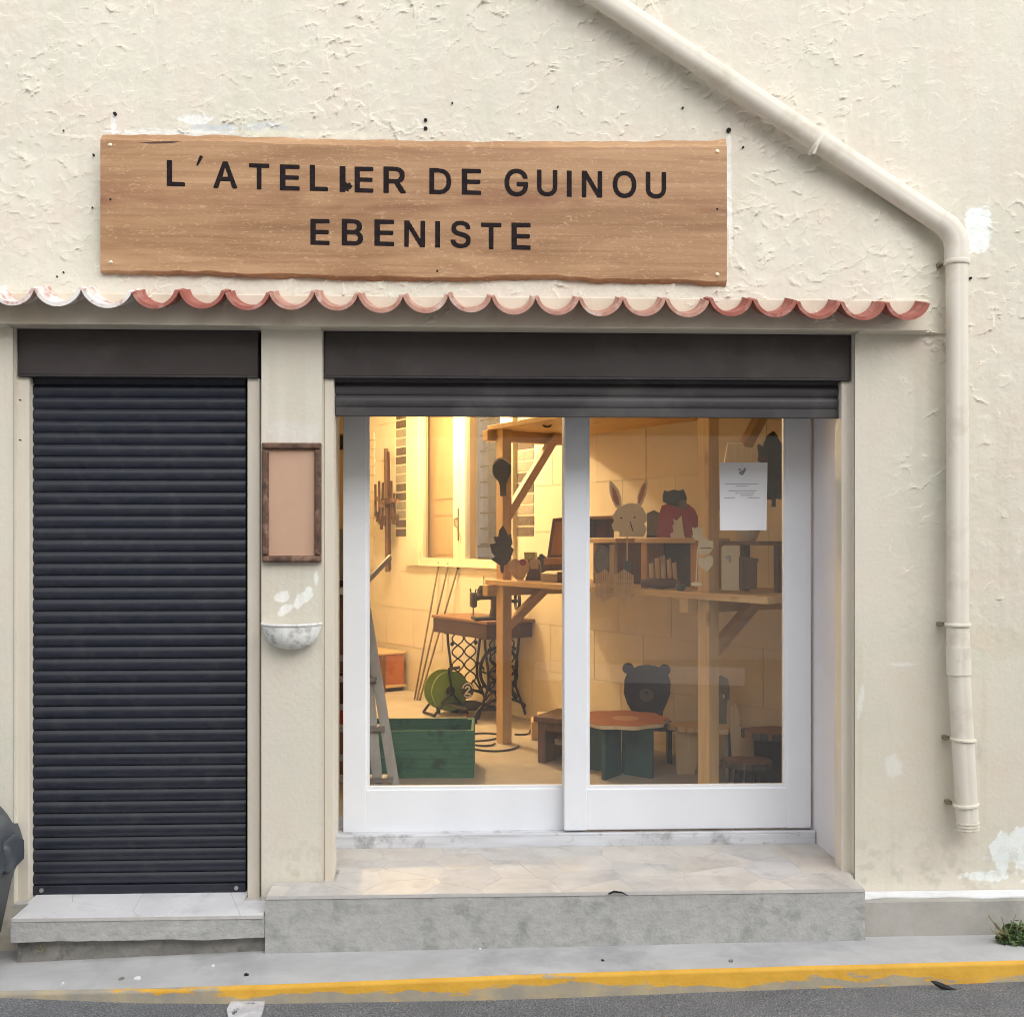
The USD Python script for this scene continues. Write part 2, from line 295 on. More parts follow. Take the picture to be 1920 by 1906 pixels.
for gname, dust in (('glass', 0.010), ('glass_dusty', 0.015)):
    usdkit.material(stage, L(gname), {
        'g': ('geometry', {}), 'd': ('vector_math', {'math_type': 'dot_product'}), 'ab': ('math', {'math_type': 'absolute'}), 'om': ('math', {'math_type': 'subtract', 'value1': 1.0}),
        'pw': ('math', {'math_type': 'power', 'value2': 5.0}), 'fr': ('math', {'math_type': 'multiply_add', 'value2': 0.95, 'value3': 0.045}),
        't': ('transparent_bsdf', {'color': (0.97, 0.975, 0.97)}), 'gl': ('glossy_bsdf', {'color': (1, 1, 1), 'roughness': 0.0}), 'm': ('mix_closure', {}),
        'tc': ('texture_coordinate', {}), 'n': ('noise_texture', {'scale': 2.5, 'detail': 5.0, 'roughness': 0.6}), 'dr': ('map_range', {'from_min': 0.3, 'from_max': 0.7, 'to_min': dust * 0.6, 'to_max': dust * 1.4, 'clamp': True}),
        'df': ('diffuse_bsdf', {'color': (0.6, 0.58, 0.56)}), 'm2': ('mix_closure', {})},
        [('g.normal', 'd.vector1'), ('g.incoming', 'd.vector2'), ('d.value', 'ab.value1'), ('ab.value', 'om.value2'), ('om.value', 'pw.value1'), ('pw.value', 'fr.value1'),
         ('fr.value', 'm.fac'), ('t.BSDF', 'm.closure1'), ('gl.BSDF', 'm.closure2'), ('tc.object', 'n.vector'), ('n.fac', 'dr.value'), ('dr.result', 'm2.fac'), ('m.closure', 'm2.closure1'), ('df.BSDF', 'm2.closure2')], surface='m2.closure')
# oak sign: long grain, a darker heart band with knots, pale ray flecks
usdkit.material(stage, L('oak_sign'), {
    'tc': ('texture_coordinate', {}), 'm1': ('mapping', {'scale': (1.4, 1, 42)}), 'm2': ('mapping', {'scale': (1.1, 1, 5)}), 'm3': ('mapping', {'scale': (26, 1, 75), 'rotation': (0, 0.45, 0)}),
    'm4': ('mapping', {'scale': (3.2, 1, 8)}),
    'n1': ('noise_texture', {'scale': 1.0, 'detail': 6.0, 'roughness': 0.6, 'distortion': 0.8}), 'n2': ('noise_texture', {'scale': 1.0, 'detail': 3.0, 'distortion': 1.5}),
    'n3': ('noise_texture', {'scale': 1.0, 'detail': 3.0, 'roughness': 0.5, 'distortion': 2.0}), 'n4': ('noise_texture', {'scale': 1.0, 'detail': 4.0, 'distortion': 1.0}),
    'r1': ('rgb_ramp', {'ramp': [(0.25, (0.32, 0.175, 0.088)), (0.5, (0.42, 0.25, 0.132)), (0.75, (0.49, 0.305, 0.17))]}),
    'r2': ('rgb_ramp', {'ramp': [(0.35, (0.74, 0.66, 0.58)), (0.65, (1.07, 1.05, 1.03))]}), 'mu': ('mix', {'mix_type': 'multiply', 'fac': 1.0}),
    'f3': ('map_range', {'from_min': 0.575, 'from_max': 0.70, 'to_min': 0.0, 'to_max': 0.42, 'clamp': True}), 'x3': ('mix', {'color2': (0.68, 0.46, 0.27)}),
    's': ('separate_xyz', {}), 'zb': ('math', {'math_type': 'absolute'}), 'za': ('math', {'math_type': 'add', 'value2': -0.30}),
    'zr': ('map_range', {'from_min': 0.0, 'from_max': 0.085, 'to_min': 1.0, 'to_max': 0.0, 'clamp': True}),
    'kn': ('map_range', {'from_min': 0.42, 'from_max': 0.70, 'to_min': 0.0, 'to_max': 0.8, 'clamp': True}), 'km': ('math', {'math_type': 'multiply'}), 'x4': ('mix', {'color2': (0.23, 0.09, 0.045)}),
    'b': ('bump', {'strength': 0.3, 'distance': 0.003}), 'p': ('principled_bsdf', {'roughness': 0.55, 'specular_ior_level': 0.4})},
    [('tc.object', 'm1.vector'), ('tc.object', 'm2.vector'), ('tc.object', 'm3.vector'), ('tc.object', 'm4.vector'), ('m1.vector', 'n1.vector'), ('m2.vector', 'n2.vector'), ('m3.vector', 'n3.vector'), ('m4.vector', 'n4.vector'),
     ('n1.fac', 'r1.fac'), ('n2.fac', 'r2.fac'), ('r1.color', 'mu.color1'), ('r2.color', 'mu.color2'), ('n3.fac', 'f3.value'), ('f3.result', 'x3.fac'), ('mu.color', 'x3.color1'),
     ('tc.object', 's.vector'), ('s.z', 'za.value1'), ('za.value', 'zb.value1'), ('zb.value', 'zr.value'), ('n4.fac', 'kn.value'), ('zr.result', 'km.value1'), ('kn.result', 'km.value2'), ('km.value', 'x4.fac'),
     ('x3.color', 'x4.color1'), ('x4.color', 'p.base_color'), ('n1.fac', 'b.height'), ('b.normal', 'p.normal')], surface='p.BSDF')
# asphalt with pale grit
usdkit.material(stage, L('asphalt'), {
    'tc': ('texture_coordinate', {}), 'v': ('voronoi_texture', {'scale': 150.0}), 'n': ('noise_texture', {'scale': 3.0, 'detail': 7.0, 'roughness': 0.7}), 'nf': ('noise_texture', {'scale': 170.0, 'detail': 3.0}),
    'r': ('rgb_ramp', {'ramp': [(0.3, (0.13, 0.135, 0.145)), (0.7, (0.2, 0.205, 0.215))]}), 'rf': ('rgb_ramp', {'ramp': [(0.38, (0.68, 0.68, 0.68)), (0.55, (1, 1, 1)), (0.68, (1.55, 1.55, 1.5))]}),
    'mu': ('mix', {'mix_type': 'multiply', 'fac': 1.0}), 'b': ('bump', {'strength': 0.8, 'distance': 0.006}), 'p': ('principled_bsdf', {'roughness': 0.85})},
    [('tc.object', 'v.vector'), ('tc.object', 'n.vector'), ('tc.object', 'nf.vector'), ('n.fac', 'r.fac'), ('nf.fac', 'rf.fac'), ('r.color', 'mu.color1'), ('rf.color', 'mu.color2'), ('mu.color', 'p.base_color'),
     ('v.distance', 'b.height'), ('b.normal', 'p.normal')], surface='p.BSDF')
# kerb: yellow paint, worn off more and more towards the left
usdkit.material(stage, L('kerb_yellow'), {
    'g': ('geometry', {}), 's': ('separate_xyz', {}), 'mp': ('mapping', {'scale': (5, 14, 22)}), 'n': ('noise_texture', {'scale': 1.0, 'detail': 7.0, 'roughness': 0.65}),
    'xr': ('map_range', {'from_min': -1.85, 'from_max': -0.75, 'to_min': 0.30, 'to_max': -0.13, 'clamp': True}),
    'zr': ('map_range', {'from_min': 0.022, 'from_max': 0.055, 'to_min': 0.24, 'to_max': 0.0, 'clamp': True}),
    'a': ('math', {'math_type': 'add'}), 'a2': ('math', {'math_type': 'add'}), 't': ('map_range', {'from_min': 0.49, 'from_max': 0.55, 'clamp': True}),
    'nc': ('noise_texture', {'scale': 9.0, 'detail': 5.0}), 'ry': ('rgb_ramp', {'ramp': [(0.3, (0.62, 0.33, 0.03)), (0.7, (0.74, 0.42, 0.05))]}), 'rg': ('rgb_ramp', {'ramp': [(0.3, (0.3, 0.28, 0.24)), (0.7, (0.46, 0.38, 0.24))]}),
    'x': ('mix', {}), 'nb': ('noise_texture', {'scale': 70.0, 'detail': 5.0}), 'b': ('bump', {'strength': 0.4, 'distance': 0.004}), 'p': ('principled_bsdf', {'roughness': 0.7})},
    [('g.position', 's.vector'), ('g.position', 'mp.vector'), ('mp.vector', 'n.vector'), ('s.x', 'xr.value'), ('s.z', 'zr.value'), ('n.fac', 'a.value1'), ('xr.result', 'a.value2'), ('a.value', 'a2.value1'), ('zr.result', 'a2.value2'),
     ('a2.value', 't.value'), ('g.position', 'nc.vector'), ('nc.fac', 'ry.fac'), ('nc.fac', 'rg.fac'), ('t.result', 'x.fac'), ('ry.color', 'x.color1'), ('rg.color', 'x.color2'), ('x.color', 'p.base_color'),
     ('g.position', 'nb.vector'), ('nb.fac', 'b.height'), ('b.normal', 'p.normal')], surface='p.BSDF')

# ================================================================ THE BUILDING
shop = Thing('shop_building', 'cream stucco workshop front with roller shutters and white sliding glass doors', 'building')
ZL = PZ(613, -0.07)                                     # underside of the ledge
xA0, xA1, xB0, xB1 = PX(24), PX(490), PX(604), PX(1603)
zA0, zB0 = 0.20, 0.26                                    # bottoms of the two openings
XL, XR, ZT = -2.15, 2.5, 3.95
def seg(a, b, st): return list(np.linspace(a, b, max(2, int(round((b - a) / st)) + 1)))
def joined(keys, st):
    o = []
    for a, b in zip(keys[:-1], keys[1:]): o += seg(a, b, st)[:-1]
    return np.array(o + [keys[-1]])
ST = 0.0056
xs = joined([XL, xA0, xA1, xB0, xB1, XR], ST); zs = joined([0.0, zA0, zB0, ZL, ZT], ST)
XX, ZZ = np.meshgrid(xs, zs)
def sm(a, b, v): t = np.clip((v - a) / (b - a), 0, 1); return t * t * (3 - 2 * t)
q3 = np.stack([XX, ZZ, 0 * XX], -1)
nz1 = meshkit.fbm(q3 * 2.2, 3, 3); nz2 = meshkit.fbm(q3 * 9, 4, 5); nz3 = meshkit.fbm(q3 * 34, 3, 9); nz4 = meshkit.fbm(q3 * 70, 2, 12)
zc1 = PZ(1225)                                           # below this the right-hand wall is smooth
rightside = sm(xB1 + 0.03, xB1 + 0.30, XX)
rough_zone = np.where(ZZ > ZL, 1.0, rightside * sm(zc1 - 0.04, zc1 + 0.03, ZZ + 0.06 * (nz2 - .5)) * sm(xB1, PX(1700), XX + 0.2 * (nz1 - 0.5)))
rough_zone = rough_zone * (1 - 0.6 * sm(PX(1560), PX(1760), XX) * sm(PZ(420), PZ(250), ZZ))
H = 0.004 * (nz1 - 0.5) + rough_zone * (0.004 * (nz2 - 0.5) + 0.002 * (nz3 - 0.5)) + 0.0006 * (nz3 - 0.5)
rs = random.Random(5)
for i in range(3900):                                    # strokes of the trowel: a ramp that ends in a sharp lip
    cx, cz = rs.uniform(XL, XR), rs.uniform(zc1 - 0.05, ZT) if rs.random() < 0.3 else rs.uniform(ZL, ZT)
    an = math.radians(rs.gauss(20, 36)); Ls = rs.uniform(0.010, 0.046) * (1.7 if rs.random() < .15 else 1); wd = rs.uniform(0.004, 0.016) * (2 if rs.random() < .15 else 1); A = rs.uniform(0.0012, 0.0040) * (1.4 if rs.random() < .2 else 1); cv = rs.uniform(-14, 14); fl = 1 if rs.random() < 0.75 else -1
    A *= 0.75 + 1.6 * float(np.clip((meshkit.fbm(np.array([cx * 3.2, cz * 3.2, 4.0]), 2, 31) - .3) * 2.2, 0, 1))
    i0, i1 = np.searchsorted(xs, [cx - 2.2 * Ls - wd, cx + 2.2 * Ls + wd]); j0, j1 = np.searchsorted(zs, [cz - 2.2 * Ls - wd, cz + 2.2 * Ls + wd])
    if i1 - i0 < 2 or j1 - j0 < 2: continue
    dx, dz = XX[j0:j1, i0:i1] - cx, ZZ[j0:j1, i0:i1] - cz
    s_, t_ = dx * math.cos(an) + dz * math.sin(an), (-dx * math.sin(an) + dz * math.cos(an)) * fl
    t_ = t_ + cv * s_ ** 2 + 0.024 * (nz3[j0:j1, i0:i1] - 0.5) + 0.012 * (nz4[j0:j1, i0:i1] - 0.5)
    st_ = A * np.exp(-1.6 * (s_ / Ls) ** 2) * np.where(t_ > 0, np.exp(-t_ / wd), np.clip(1 + t_ / 0.0045, 0, 1))
    H[j0:j1, i0:i1] += st_ * rough_zone[j0:j1, i0:i1]
zt = PZ(556, -0.07)
def lean(x, z): return 0.064 * np.clip(1 - (z - zt) / 0.55, 0, 1) * (z > ZL - 1e-6) * np.where(z < zt, 1.0, 1.0) * sm(PX(1800), PX(1640), x)
H += lean(XX, np.maximum(ZZ, zt)) * (ZZ > ZL - 1e-6)
# paint colours: cream, thinner and dirtier in places, with peeled patches
paint = np.ones(XX.shape + (3,)) * np.array(CREAM)
paint *= (1 - 0.07 * (nz1 - 0.5))[..., None] * (1 - 0.10 * np.clip(nz3 - 0.52, 0, 1) * rough_zone)[..., None]
def lay(mask, col, k=1.0):
    global paint
    mk = np.clip(mask, 0, 1)[..., None] * k; paint = paint * (1 - mk) + np.array(col) * mk
PALE2 = (0.86, 0.86, 0.85)
def patch(px, py, rx, ry, soft=0.35, ang=0.0, nzw=0.9, sq=False):
    c = P(px, py); a, b = rx / 480, ry / 480; dx, dz = XX - c[0], ZZ - c[2]; ca, sa = math.cos(ang), math.sin(ang)
    uu, vv_ = (dx * ca + dz * sa) / a, (-dx * sa + dz * ca) / b; e = (np.maximum(abs(uu), abs(vv_)) if sq else np.hypot(uu, vv_)) + nzw * (nz2 - 0.5) * 1.6 + 0.5 * (nz4 - .5)
    return sm(1 + soft / 2, 1 - soft / 2, e)
PALE, BLUE, GREY = (0.80, 0.80, 0.79), (0.60, 0.63, 0.68), (0.5, 0.49, 0.46)
lay(patch(360, 224, 42, 11, 0.3), PALE); lay(patch(395, 240, 50, 8, 0.4), BLUE, .8); lay(patch(505, 240, 50, 8, .4), BLUE, .6)
lay(patch(600, 252, 130, 9, .5), (0.76, 0.72, 0.62), .8); lay(patch(213, 232, 5, 20, .3, nzw=.3), PALE); lay(patch(330, 248, 120, 6, .3), PALE, .7)
lay(patch(1366, 360, 6, 120, .3, nzw=.25), PALE, .9); lay(patch(1834, 430, 22, 40, .2, nzw=.25, sq=True), (0.82, 0.84, 0.85)); lay(patch(1880, 1600, 26, 34, .12, nzw=.8), (0.8, 0.82, 0.83))
lay(patch(1922, 1595, 30, 52, .12), (0.82, 0.84, 0.85)); lay(patch(1855, 1640, 45, 10, .15), (0.8, 0.82, 0.82)); lay(patch(1613, 1318, 6, 32, .3, -0.15, .5), PALE); lay(patch(1676, 1442, 16, 20, .5), PALE, .9)
lay(patch(1690, 1245, 26, 3, .5, nzw=.4), PALE, .8); lay(patch(1850, 1608, 8, 5, .3, nzw=.3), PALE)
lay(patch(530, 1118, 19, 15, .2, .2, .7), PALE2); lay(patch(566, 1122, 26, 14, .2, .9, .7), PALE2); lay(patch(536, 1142, 18, 11, .2, .8, .5), PALE2); lay(patch(593, 1082, 3, 13, .4, nzw=.2), PALE)
lay(patch(545, 812, 52, 22, .8, nzw=.3), (0.74, 0.71, 0.68), .7)
lay(patch(1835, 1410, 8, 26, .6), GREY, .6); lay(patch(1665, 1405, 150, 180, 1.2), (0.64, 0.585, 0.49), .35); lay(patch(1860, 1200, 70, 28, .7), (0.62, 0.55, 0.43), .4)
lay(np.clip((nz2 - .55) * 5, 0, 1) * sm(PZ(1560), PZ(1660), ZZ), (0.5, 0.47, 0.41), .4)
strk = meshkit.fbm(np.stack([XX * 26, ZZ * 1.3, 0 * XX], -1), 3, 44)
lay(np.clip((strk - .53) * 6, 0, 1) * sm(ZL + .1, ZL - .35, ZZ), (0.55, 0.49, 0.39), .22); lay(np.clip((strk - .55) * 6, 0, 1) * sm(ZL, ZL + .3, ZZ), (0.58, 0.53, 0.44), .14)
lay(np.clip((nz3 - .5) * 6, 0, 1) * sm(.55, .28, ZZ), (0.42, 0.39, 0.33), .35)
H += 0.0012 * sm(.3, .7, (paint[..., 2] > 0.72) * 1.0) * -1
for (px, py) in [(1740, 640), (1752, 655), (1735, 628)]: H += 0.012 * patch(px, py, 9, 7, .5) * nz4
ok = lambda x, z: not ((xA0 < x < xA1 and zA0 < z < ZL) or (xB0 < x < xB1 and zB0 < z < ZL))
cxs, czs = (xs[1:] + xs[:-1]) / 2, (zs[1:] + zs[:-1]) / 2
CXg, CZg = np.meshgrid(cxs, czs)
keep = ~(((CXg > xA0) & (CXg < xA1) & (CZg > zA0) & (CZg < ZL)) | ((CXg > xB0) & (CXg < xB1) & (CZg > zB0) & (CZg < ZL)))
jj, ii = np.nonzero(keep); nx = len(xs); a = jj * nx + ii
fc = np.vstack([np.stack([a, a + 1, a + 1 + nx], 1), np.stack([a, a + 1 + nx, a + nx], 1)])
vv = np.stack([XX, -H, ZZ], -1).reshape(-1, 3); pc = paint.reshape(-1, 3)
ids = np.unique(fc); remap = -np.ones(len(vv), int); remap[ids] = np.arange(len(ids)); vv, pc, fc = vv[ids], pc[ids], remap[fc]
mass = [box(-4.5, xA0, 0.012, 0.55, -0.2, ZL), box(xA1, xB0, 0.012, 0.55, -0.2, ZL), box(xB1, 5.0, 0.012, 0.55, -0.2, ZL), box(-4.5, 5.0, 0.012, 0.55, ZL, 6.5),
        box(-4.5, XL, -0.003, 0.012, -0.2, 6.5), box(XR, 5.0, -0.003, 0.012, -0.2, 6.5), box(XL, XR, -0.003, 0.012, ZT, 6.5)]
mass = cat_(*mass)
allv = np.vstack([vv, mass.vertices]); allf = np.vstack([fc, mass.faces + len(vv)]); allc = np.vstack([pc, np.tile(CREAM, (len(mass.vertices), 1))])
nrm = np.zeros_like(allv); fn = np.cross(allv[allf[:, 1]] - allv[allf[:, 0]], allv[allf[:, 2]] - allv[allf[:, 0]])
wallprim = usdkit.mesh(stage, numbered(shop.path + '/wall'), (allv, allf), L('stucco'))
UsdGeom.PrimvarsAPI(wallprim).CreatePrimvar('paint', Sdf.ValueTypeNames.Color3fArray, 'vertex').Set(Vt.Vec3fArray.FromNumpy(allc.astype(np.float32)))

# ledge over the openings, its tiles and the mortar under them
xl1 = P(1742, 600, -0.07)[0]; zt = PZ(556, -0.07); N = 420
xg = np.linspace(-4.0, xl1, N); ev = 0.006 * (meshkit.fbm(np.stack([xg * 7, 0 * xg, 0 * xg], -1), 4, 2) - 0.5)
prof = lambda e, e2: [(0.012, ZL + 0.0), (-0.066 + e, ZL + e2), (-0.070 + e, ZL + 0.006 + e2), (-0.070 + e, zt - .004), (-0.062 + e, zt + 0.004), (0.012, zt + 0.012)]
V = np.array([[(x, y, z) for (y, z) in prof(e * .5, e)] for x, e in zip(xg, ev)]).reshape(-1, 3); k = 6; Fc = []
for i in range(N - 1):
    for j in range(k):
        l = (j + 1) % k; Fc += [(i * k + j, (i + 1) * k + j, (i + 1) * k + l), (i * k + j, (i + 1) * k + l, i * k + l)]
for i in (0, N - 1):
    fan = [(i * k, i * k + j, i * k + j + 1) for j in range(1, k - 1)]; Fc += fan if i else [f[::-1] for f in fan]
ledge = trimesh.Trimesh(V, np.array(Fc), process=False); ledge.fix_normals()
ledge = shop.part('ledge', ledge, 'ledge_paint', smooth=35)
peaks = [-104, -19, 65, 153, 248, 335, 421, 505, 590, 671, 755, 840, 922, 1004, 1086, 1168, 1249, 1331, 1412, 1494, 1577, 1661, 1744]
def pk_y(px): return 535 + 27 * px / 1744                  # the line of the tiles' upper edges
YT = -0.175
for i, (p0, p1) in enumerate(zip(peaks[:-1], peaks[1:])):
    jz = rnd.uniform(-2.5, 2.5); a0, a1 = P(p0, pk_y(p0) + 7 + jz, YT), P(p1, pk_y(p1) + 7 + jz, YT)
    cx, r = (a0[0] + a1[0]) / 2, (a1[0] - a0[0]) / 2; z0 = (a0[2] + a1[2]) / 2; sl = math.tan(math.radians(16)); tilt = rnd.uniform(-0.05, 0.05); V = []; n = 18; th = 0.014; dY = rnd.uniform(-0.008, 0.008)
    for yy in (YT + dY, 0.0):
        for rad in (r + 0.001, r - th):
            for q in range(n + 1):
                sg = 0.064; Rc = (r * r + sg * sg) / (2 * sg); am = math.asin(min(1, r / Rc)); an = -am + 2 * am * q / n
                k_ = Rc - (0.0 if rad > r else th); x_, z_ = k_ * math.sin(an), (Rc - sg) - k_ * math.cos(an)
                V.append((cx + x_, yy, z0 + z_ + x_ * tilt + (yy - YT) * sl))
    m1 = n + 1; Fc = []
    for q in range(n):
        o0, i0_, o1, i1_ = q, m1 + q, 2 * m1 + q, 3 * m1 + q
        Fc += [(o0, o1, o1 + 1), (o0, o1 + 1, o0 + 1), (i0_, i1_ + 1, i1_), (i0_, i0_ + 1, i1_ + 1), (o0, o0 + 1, i0_ + 1), (o0, i0_ + 1, i0_)]
    for e in (0, n): Fc += [(e, m1 + e, 3 * m1 + e), (e, 3 * m1 + e, 2 * m1 + e)]
    t = trimesh.Trimesh(np.array(V), np.array(Fc), process=False)
    mt = 'terracotta_white' if i in (0, 1, 2, 3) else ('terracotta_pale' if i in (7, 8, 9, 10, 11, 12, 13, 14, 15, 16) else 'terracotta')
    ledge.part('roof_tile', t, mt, smooth=40)
# screw holes in the wall
for (px, py, r) in [(216, 214, 5), (798, 226, 5), (798, 242, 6), (1366, 245, 7), (120, 246, 2.5), (848, 194, 2.5), (1046, 201, 2.5), (1280, 203, 3), (1393, 277, 3), (176, 291, 3), (174, 390, 2.5), (120, 511, 2.5), (108, 519, 2.5), (1819, 522, 4), (38, 750, 2), (38, 825, 2)]:
    p = P(px, py, -0.001); p = P(px, py, -0.001 - float(lean(p[0], p[2])) * (p[2] > zt)); rr = 0.62 * r / 480
    t = trimesh.creation.cylinder(rr, 0.014, sections=12); t.apply_transform(trimesh.transformations.rotation_matrix(math.pi / 2, [1, 0, 0])); t.apply_translation(p)
    shop.part('screw_hole', t, 'dark_hole')

# guide rails, shutter boxes, shutters
def rail(p0, p1, top, bot):
    return shop.part('guide_rail', box(PX(p0, .045) + .005, PX(p1, .045) - .005, 0.045, 0.13, bot, top, 0.003), 'rail_paint')
zbA, zbB = PZ(707, .04, 260), PZ(711, .04, 1100)
rail(25, 57, zbA, zA0); rail(461.5, 489, zbA, zA0); rail(605.5, 628, zbB, zB0); rail(1576, 1601, zbB, zB0)
for (p0, p1, y0, y1, mid) in [(34, 484, 623, 707, 260), (608, 1594, 631, 711, 1100)]:
    x0, x1, z1, z0 = PX(p0, .035), PX(p1, .035), PZ(y0, .035, mid), PZ(y1, .035, mid)
    bx = shop.part('shutter_box', box(x0, x1, 0.035, 0.2, z0 + 0.008, ZL + 0.01, 0.002), 'box_brown')
    bx.part('drip_lip', box(x0, x1, 0.028, 0.075, z0, z0 + 0.0075, 0.002), 'slat_brown')
def slat(x0, x1, y, z0, z1, bulge=0.009):
    n = 7; pr = []
    for i in range(n):
        t = i / (n - 1); pr.append((y - bulge * (math.sin(math.pi * t) ** 0.7) * (1 if t < 1 else 1), z0 + (z1 - z0) * t))
    pr += [(y + 0.006, z1), (y + 0.006, z0)]; k = len(pr)
    V = [(x, yy, zz) for x in (x0, x1) for yy, zz in pr]; Fc = []
    for j in range(k):
        l = (j + 1) % k; Fc += [(j, l, k + l), (j, k + l, k + j)]
    Fc += [(0, j + 1, j) for j in range(1, k - 1)] + [(k, k + j, k + j + 1) for j in range(1, k - 1)]
    t = trimesh.Trimesh(np.array(V), np.array(Fc), process=False); t.fix_normals(); return t
YS = 0.088
def shutter(p0, p1, ytop, ybot, n, mt, mid):
    x0, x1, z1, z0 = PX(p0, YS), PX(p1, YS), PZ(ytop, YS, mid), PZ(ybot, YS, mid)
    bar_h = 0.036; sh = shop.part('roller_shutter', box(x0, x1, YS + 0.008, YS + 0.014, z0, z1), mt)
    sh.part('bottom_bar', box(x0, x1, YS - 0.008, YS + 0.007, z0, z0 + bar_h, 0.002), mt)
    zz = z0 + bar_h; pit = (z1 - zz) / n
    for i in range(n):
        d = rnd.uniform(-.0008, .0008)
        sh.part('slat', slat(x0, x1, YS + d, zz + i * pit + 0.0015, zz + (i + 1) * pit - 0.0008), mt, smooth=50)
    return sh, x0, x1, z0
shA, x0, x1, z0 = shutter(58, 461, 700, 1674, 43, 'slat_navy', 260)
for x in (x0 + 0.045, x1 - 0.035):
    t = trimesh.creation.cylinder(0.008, 0.008, sections=14); t.apply_transform(trimesh.transformations.rotation_matrix(math.pi / 2, [1, 0, 0])); t.apply_translation((x, YS - 0.01, z0 + 0.02))
    shA.part('bolt', t, 'grey_metal')
shB, x0, x1, z0 = shutter(629, 1572, 698, 782, 3, 'slat_brown', 1100)
shop.part('shutter_casing', cat_(box(xA0, xA1, 0.2, 0.54, zbA + .02, ZL), box(xA0, xA1, 0.16, 0.18, 0.0, ZL)), 'dark_hole')
# reveal linings of the door opening
xr0, xr1 = PX(1577.5, 0.131), PX(1521, 0.47)
V = np.array([(xr0, .131), (xB1 + .02, .131), (xB1 + .02, .60), (xr1, .60), (xr1, .47)])
shop.part('reveal', slab(Polygon(V), 0.22, ZL + 0.02), 'reveal_white')
xl0, xlj = PX(600, .131), PX(612, 0.5)
shop.part('reveal', box(xlj - 0.12, xlj, .14, .60, 0.22, ZL + .02), 'reveal_white')
shop.part('door_head', box(xlj, xr1, 0.38, 0.60, 2.28, ZL + 0.02), 'reveal_white')
shop.part('soffit_lining', box(xlj, xr0, 0.2, 0.38, ZL - 0.05, ZL + 0.02), 'reveal_white')
# sliding doors
def door(pl, pr, py_bot, py_gl, ps_l, ps_r, Y0, Y1, mid, top=2.3, gm_='glass'):
    xl, xr, xgl, xgr = PX(pl, Y0), PX(pr, Y0), PX(ps_l, Y0), PX(ps_r, Y0); zb, zg = PZ(py_bot, Y0, mid), PZ(py_gl, Y0, mid); b = 0.004; ym = (Y0 + Y1) / 2
    fr = cat_(box(xl, xgl, Y0, Y1, zb, top, b), box(xgr, xr, Y0, Y1, zb, top, b), box(xgl - .002, xgr + .002, Y0 + .0015, Y1 - .0015, zb + 0.001, zg, b), box(xgl - .002, xgr + .002, Y0 + .0015, Y1 - .0015, top - 0.1, top, b))
    d = shop.part('sliding_door', fr, 'door_white')
    g = 0.012
    d.part('glazing_bead', cat_(box(xgl - .001, xgl + g, ym - .012, ym + .012, zg, top - .1), box(xgr - g, xgr + .001, ym - .012, ym + .012, zg, top - .1), box(xgl + g, xgr - g, ym - .012, ym + .012, zg - .001, zg + g)), 'door_white')
    d.part('pane', box(xgl + g - 0.001, xgr - g + 0.001, ym - .002, ym + .002, zg + g - .001, top - .1), gm_); return d
YD0 = 0.44
door(643, 1085, 1560, 1479, 687, 1060, 0.495, 0.535, 850); dR = door(1058, 1521, 1554.5, 1477, 1101, 1475, YD0, YD0 + 0.04, 1290, gm_='glass_dusty')
zth = PZ(1559, 0.46, 900)
th_ = cat_(box(xlj, xr1, 0.405, 0.6, 0.24, zth - 0.004, 0.004), box(xlj, xr1, 0.405, 0.422, zth - .006, zth + .004, .002))
shop.part('threshold', th_, 'threshold_paint').part('door_track', box(xlj, xr1, 0.538, 0.56, zth - .003, zth + .05), 'threshold_paint')

# doorsteps with crazy paving
ZS = 0.288
sx0, sx1 = PX(497, -.155), PX(1622, -.155)
edge = lambda x0, x1, n, amp, sd: amp * (meshkit.fbm(np.stack([np.linspace(x0, x1, n) * 9, np.zeros(n), np.zeros(n)], -1), 4, sd) - .5)
def rough_block(x0, x1, y0, y1, z0, z1, amp, sd, bow=0.0):
    n, k = 160, 14; xg = np.linspace(x0, x1, n); e1 = edge(x0, x1, n, amp, sd); e2 = edge(x0, x1, n, amp, sd + 3)
    V = []
    for i, x in enumerate(xg):
        V += [(x, y1, z0 + e1[i] * .6), (x, y0, z0 + e1[i])]
        for j in range(1, k):
            t = j / k; V.append((x, y0 - amp * 0.35 * (meshkit.fbm(np.array([x * 14, t * 5, sd]), 3, sd) - .5), z0 + (z1 - z0) * t + e1[i] * (1 - t)))
        V += [(x, y0 + abs(e2[i]) * .5, z1 - abs(e2[i]) * .3), (x, y0 + .01 + abs(e2[i]), z1), (x, y1, z1)]
    q = k + 4; Fc = []
    for i in range(n - 1):
        for j in range(q):
            l = (j + 1) % q; Fc += [(i * q + j, i * q + l, (i + 1) * q + l), (i * q + j, (i + 1) * q + l, (i + 1) * q + j)]
    Fc += [(0, j + 1, j) for j in range(1, q - 1)] + [((n - 1) * q, (n - 1) * q + j, (n - 1) * q + j + 1) for j in range(1, q - 1)]
    t = trimesh.Trimesh(np.array(V), np.array(Fc), process=False); t.fix_normals(); return t
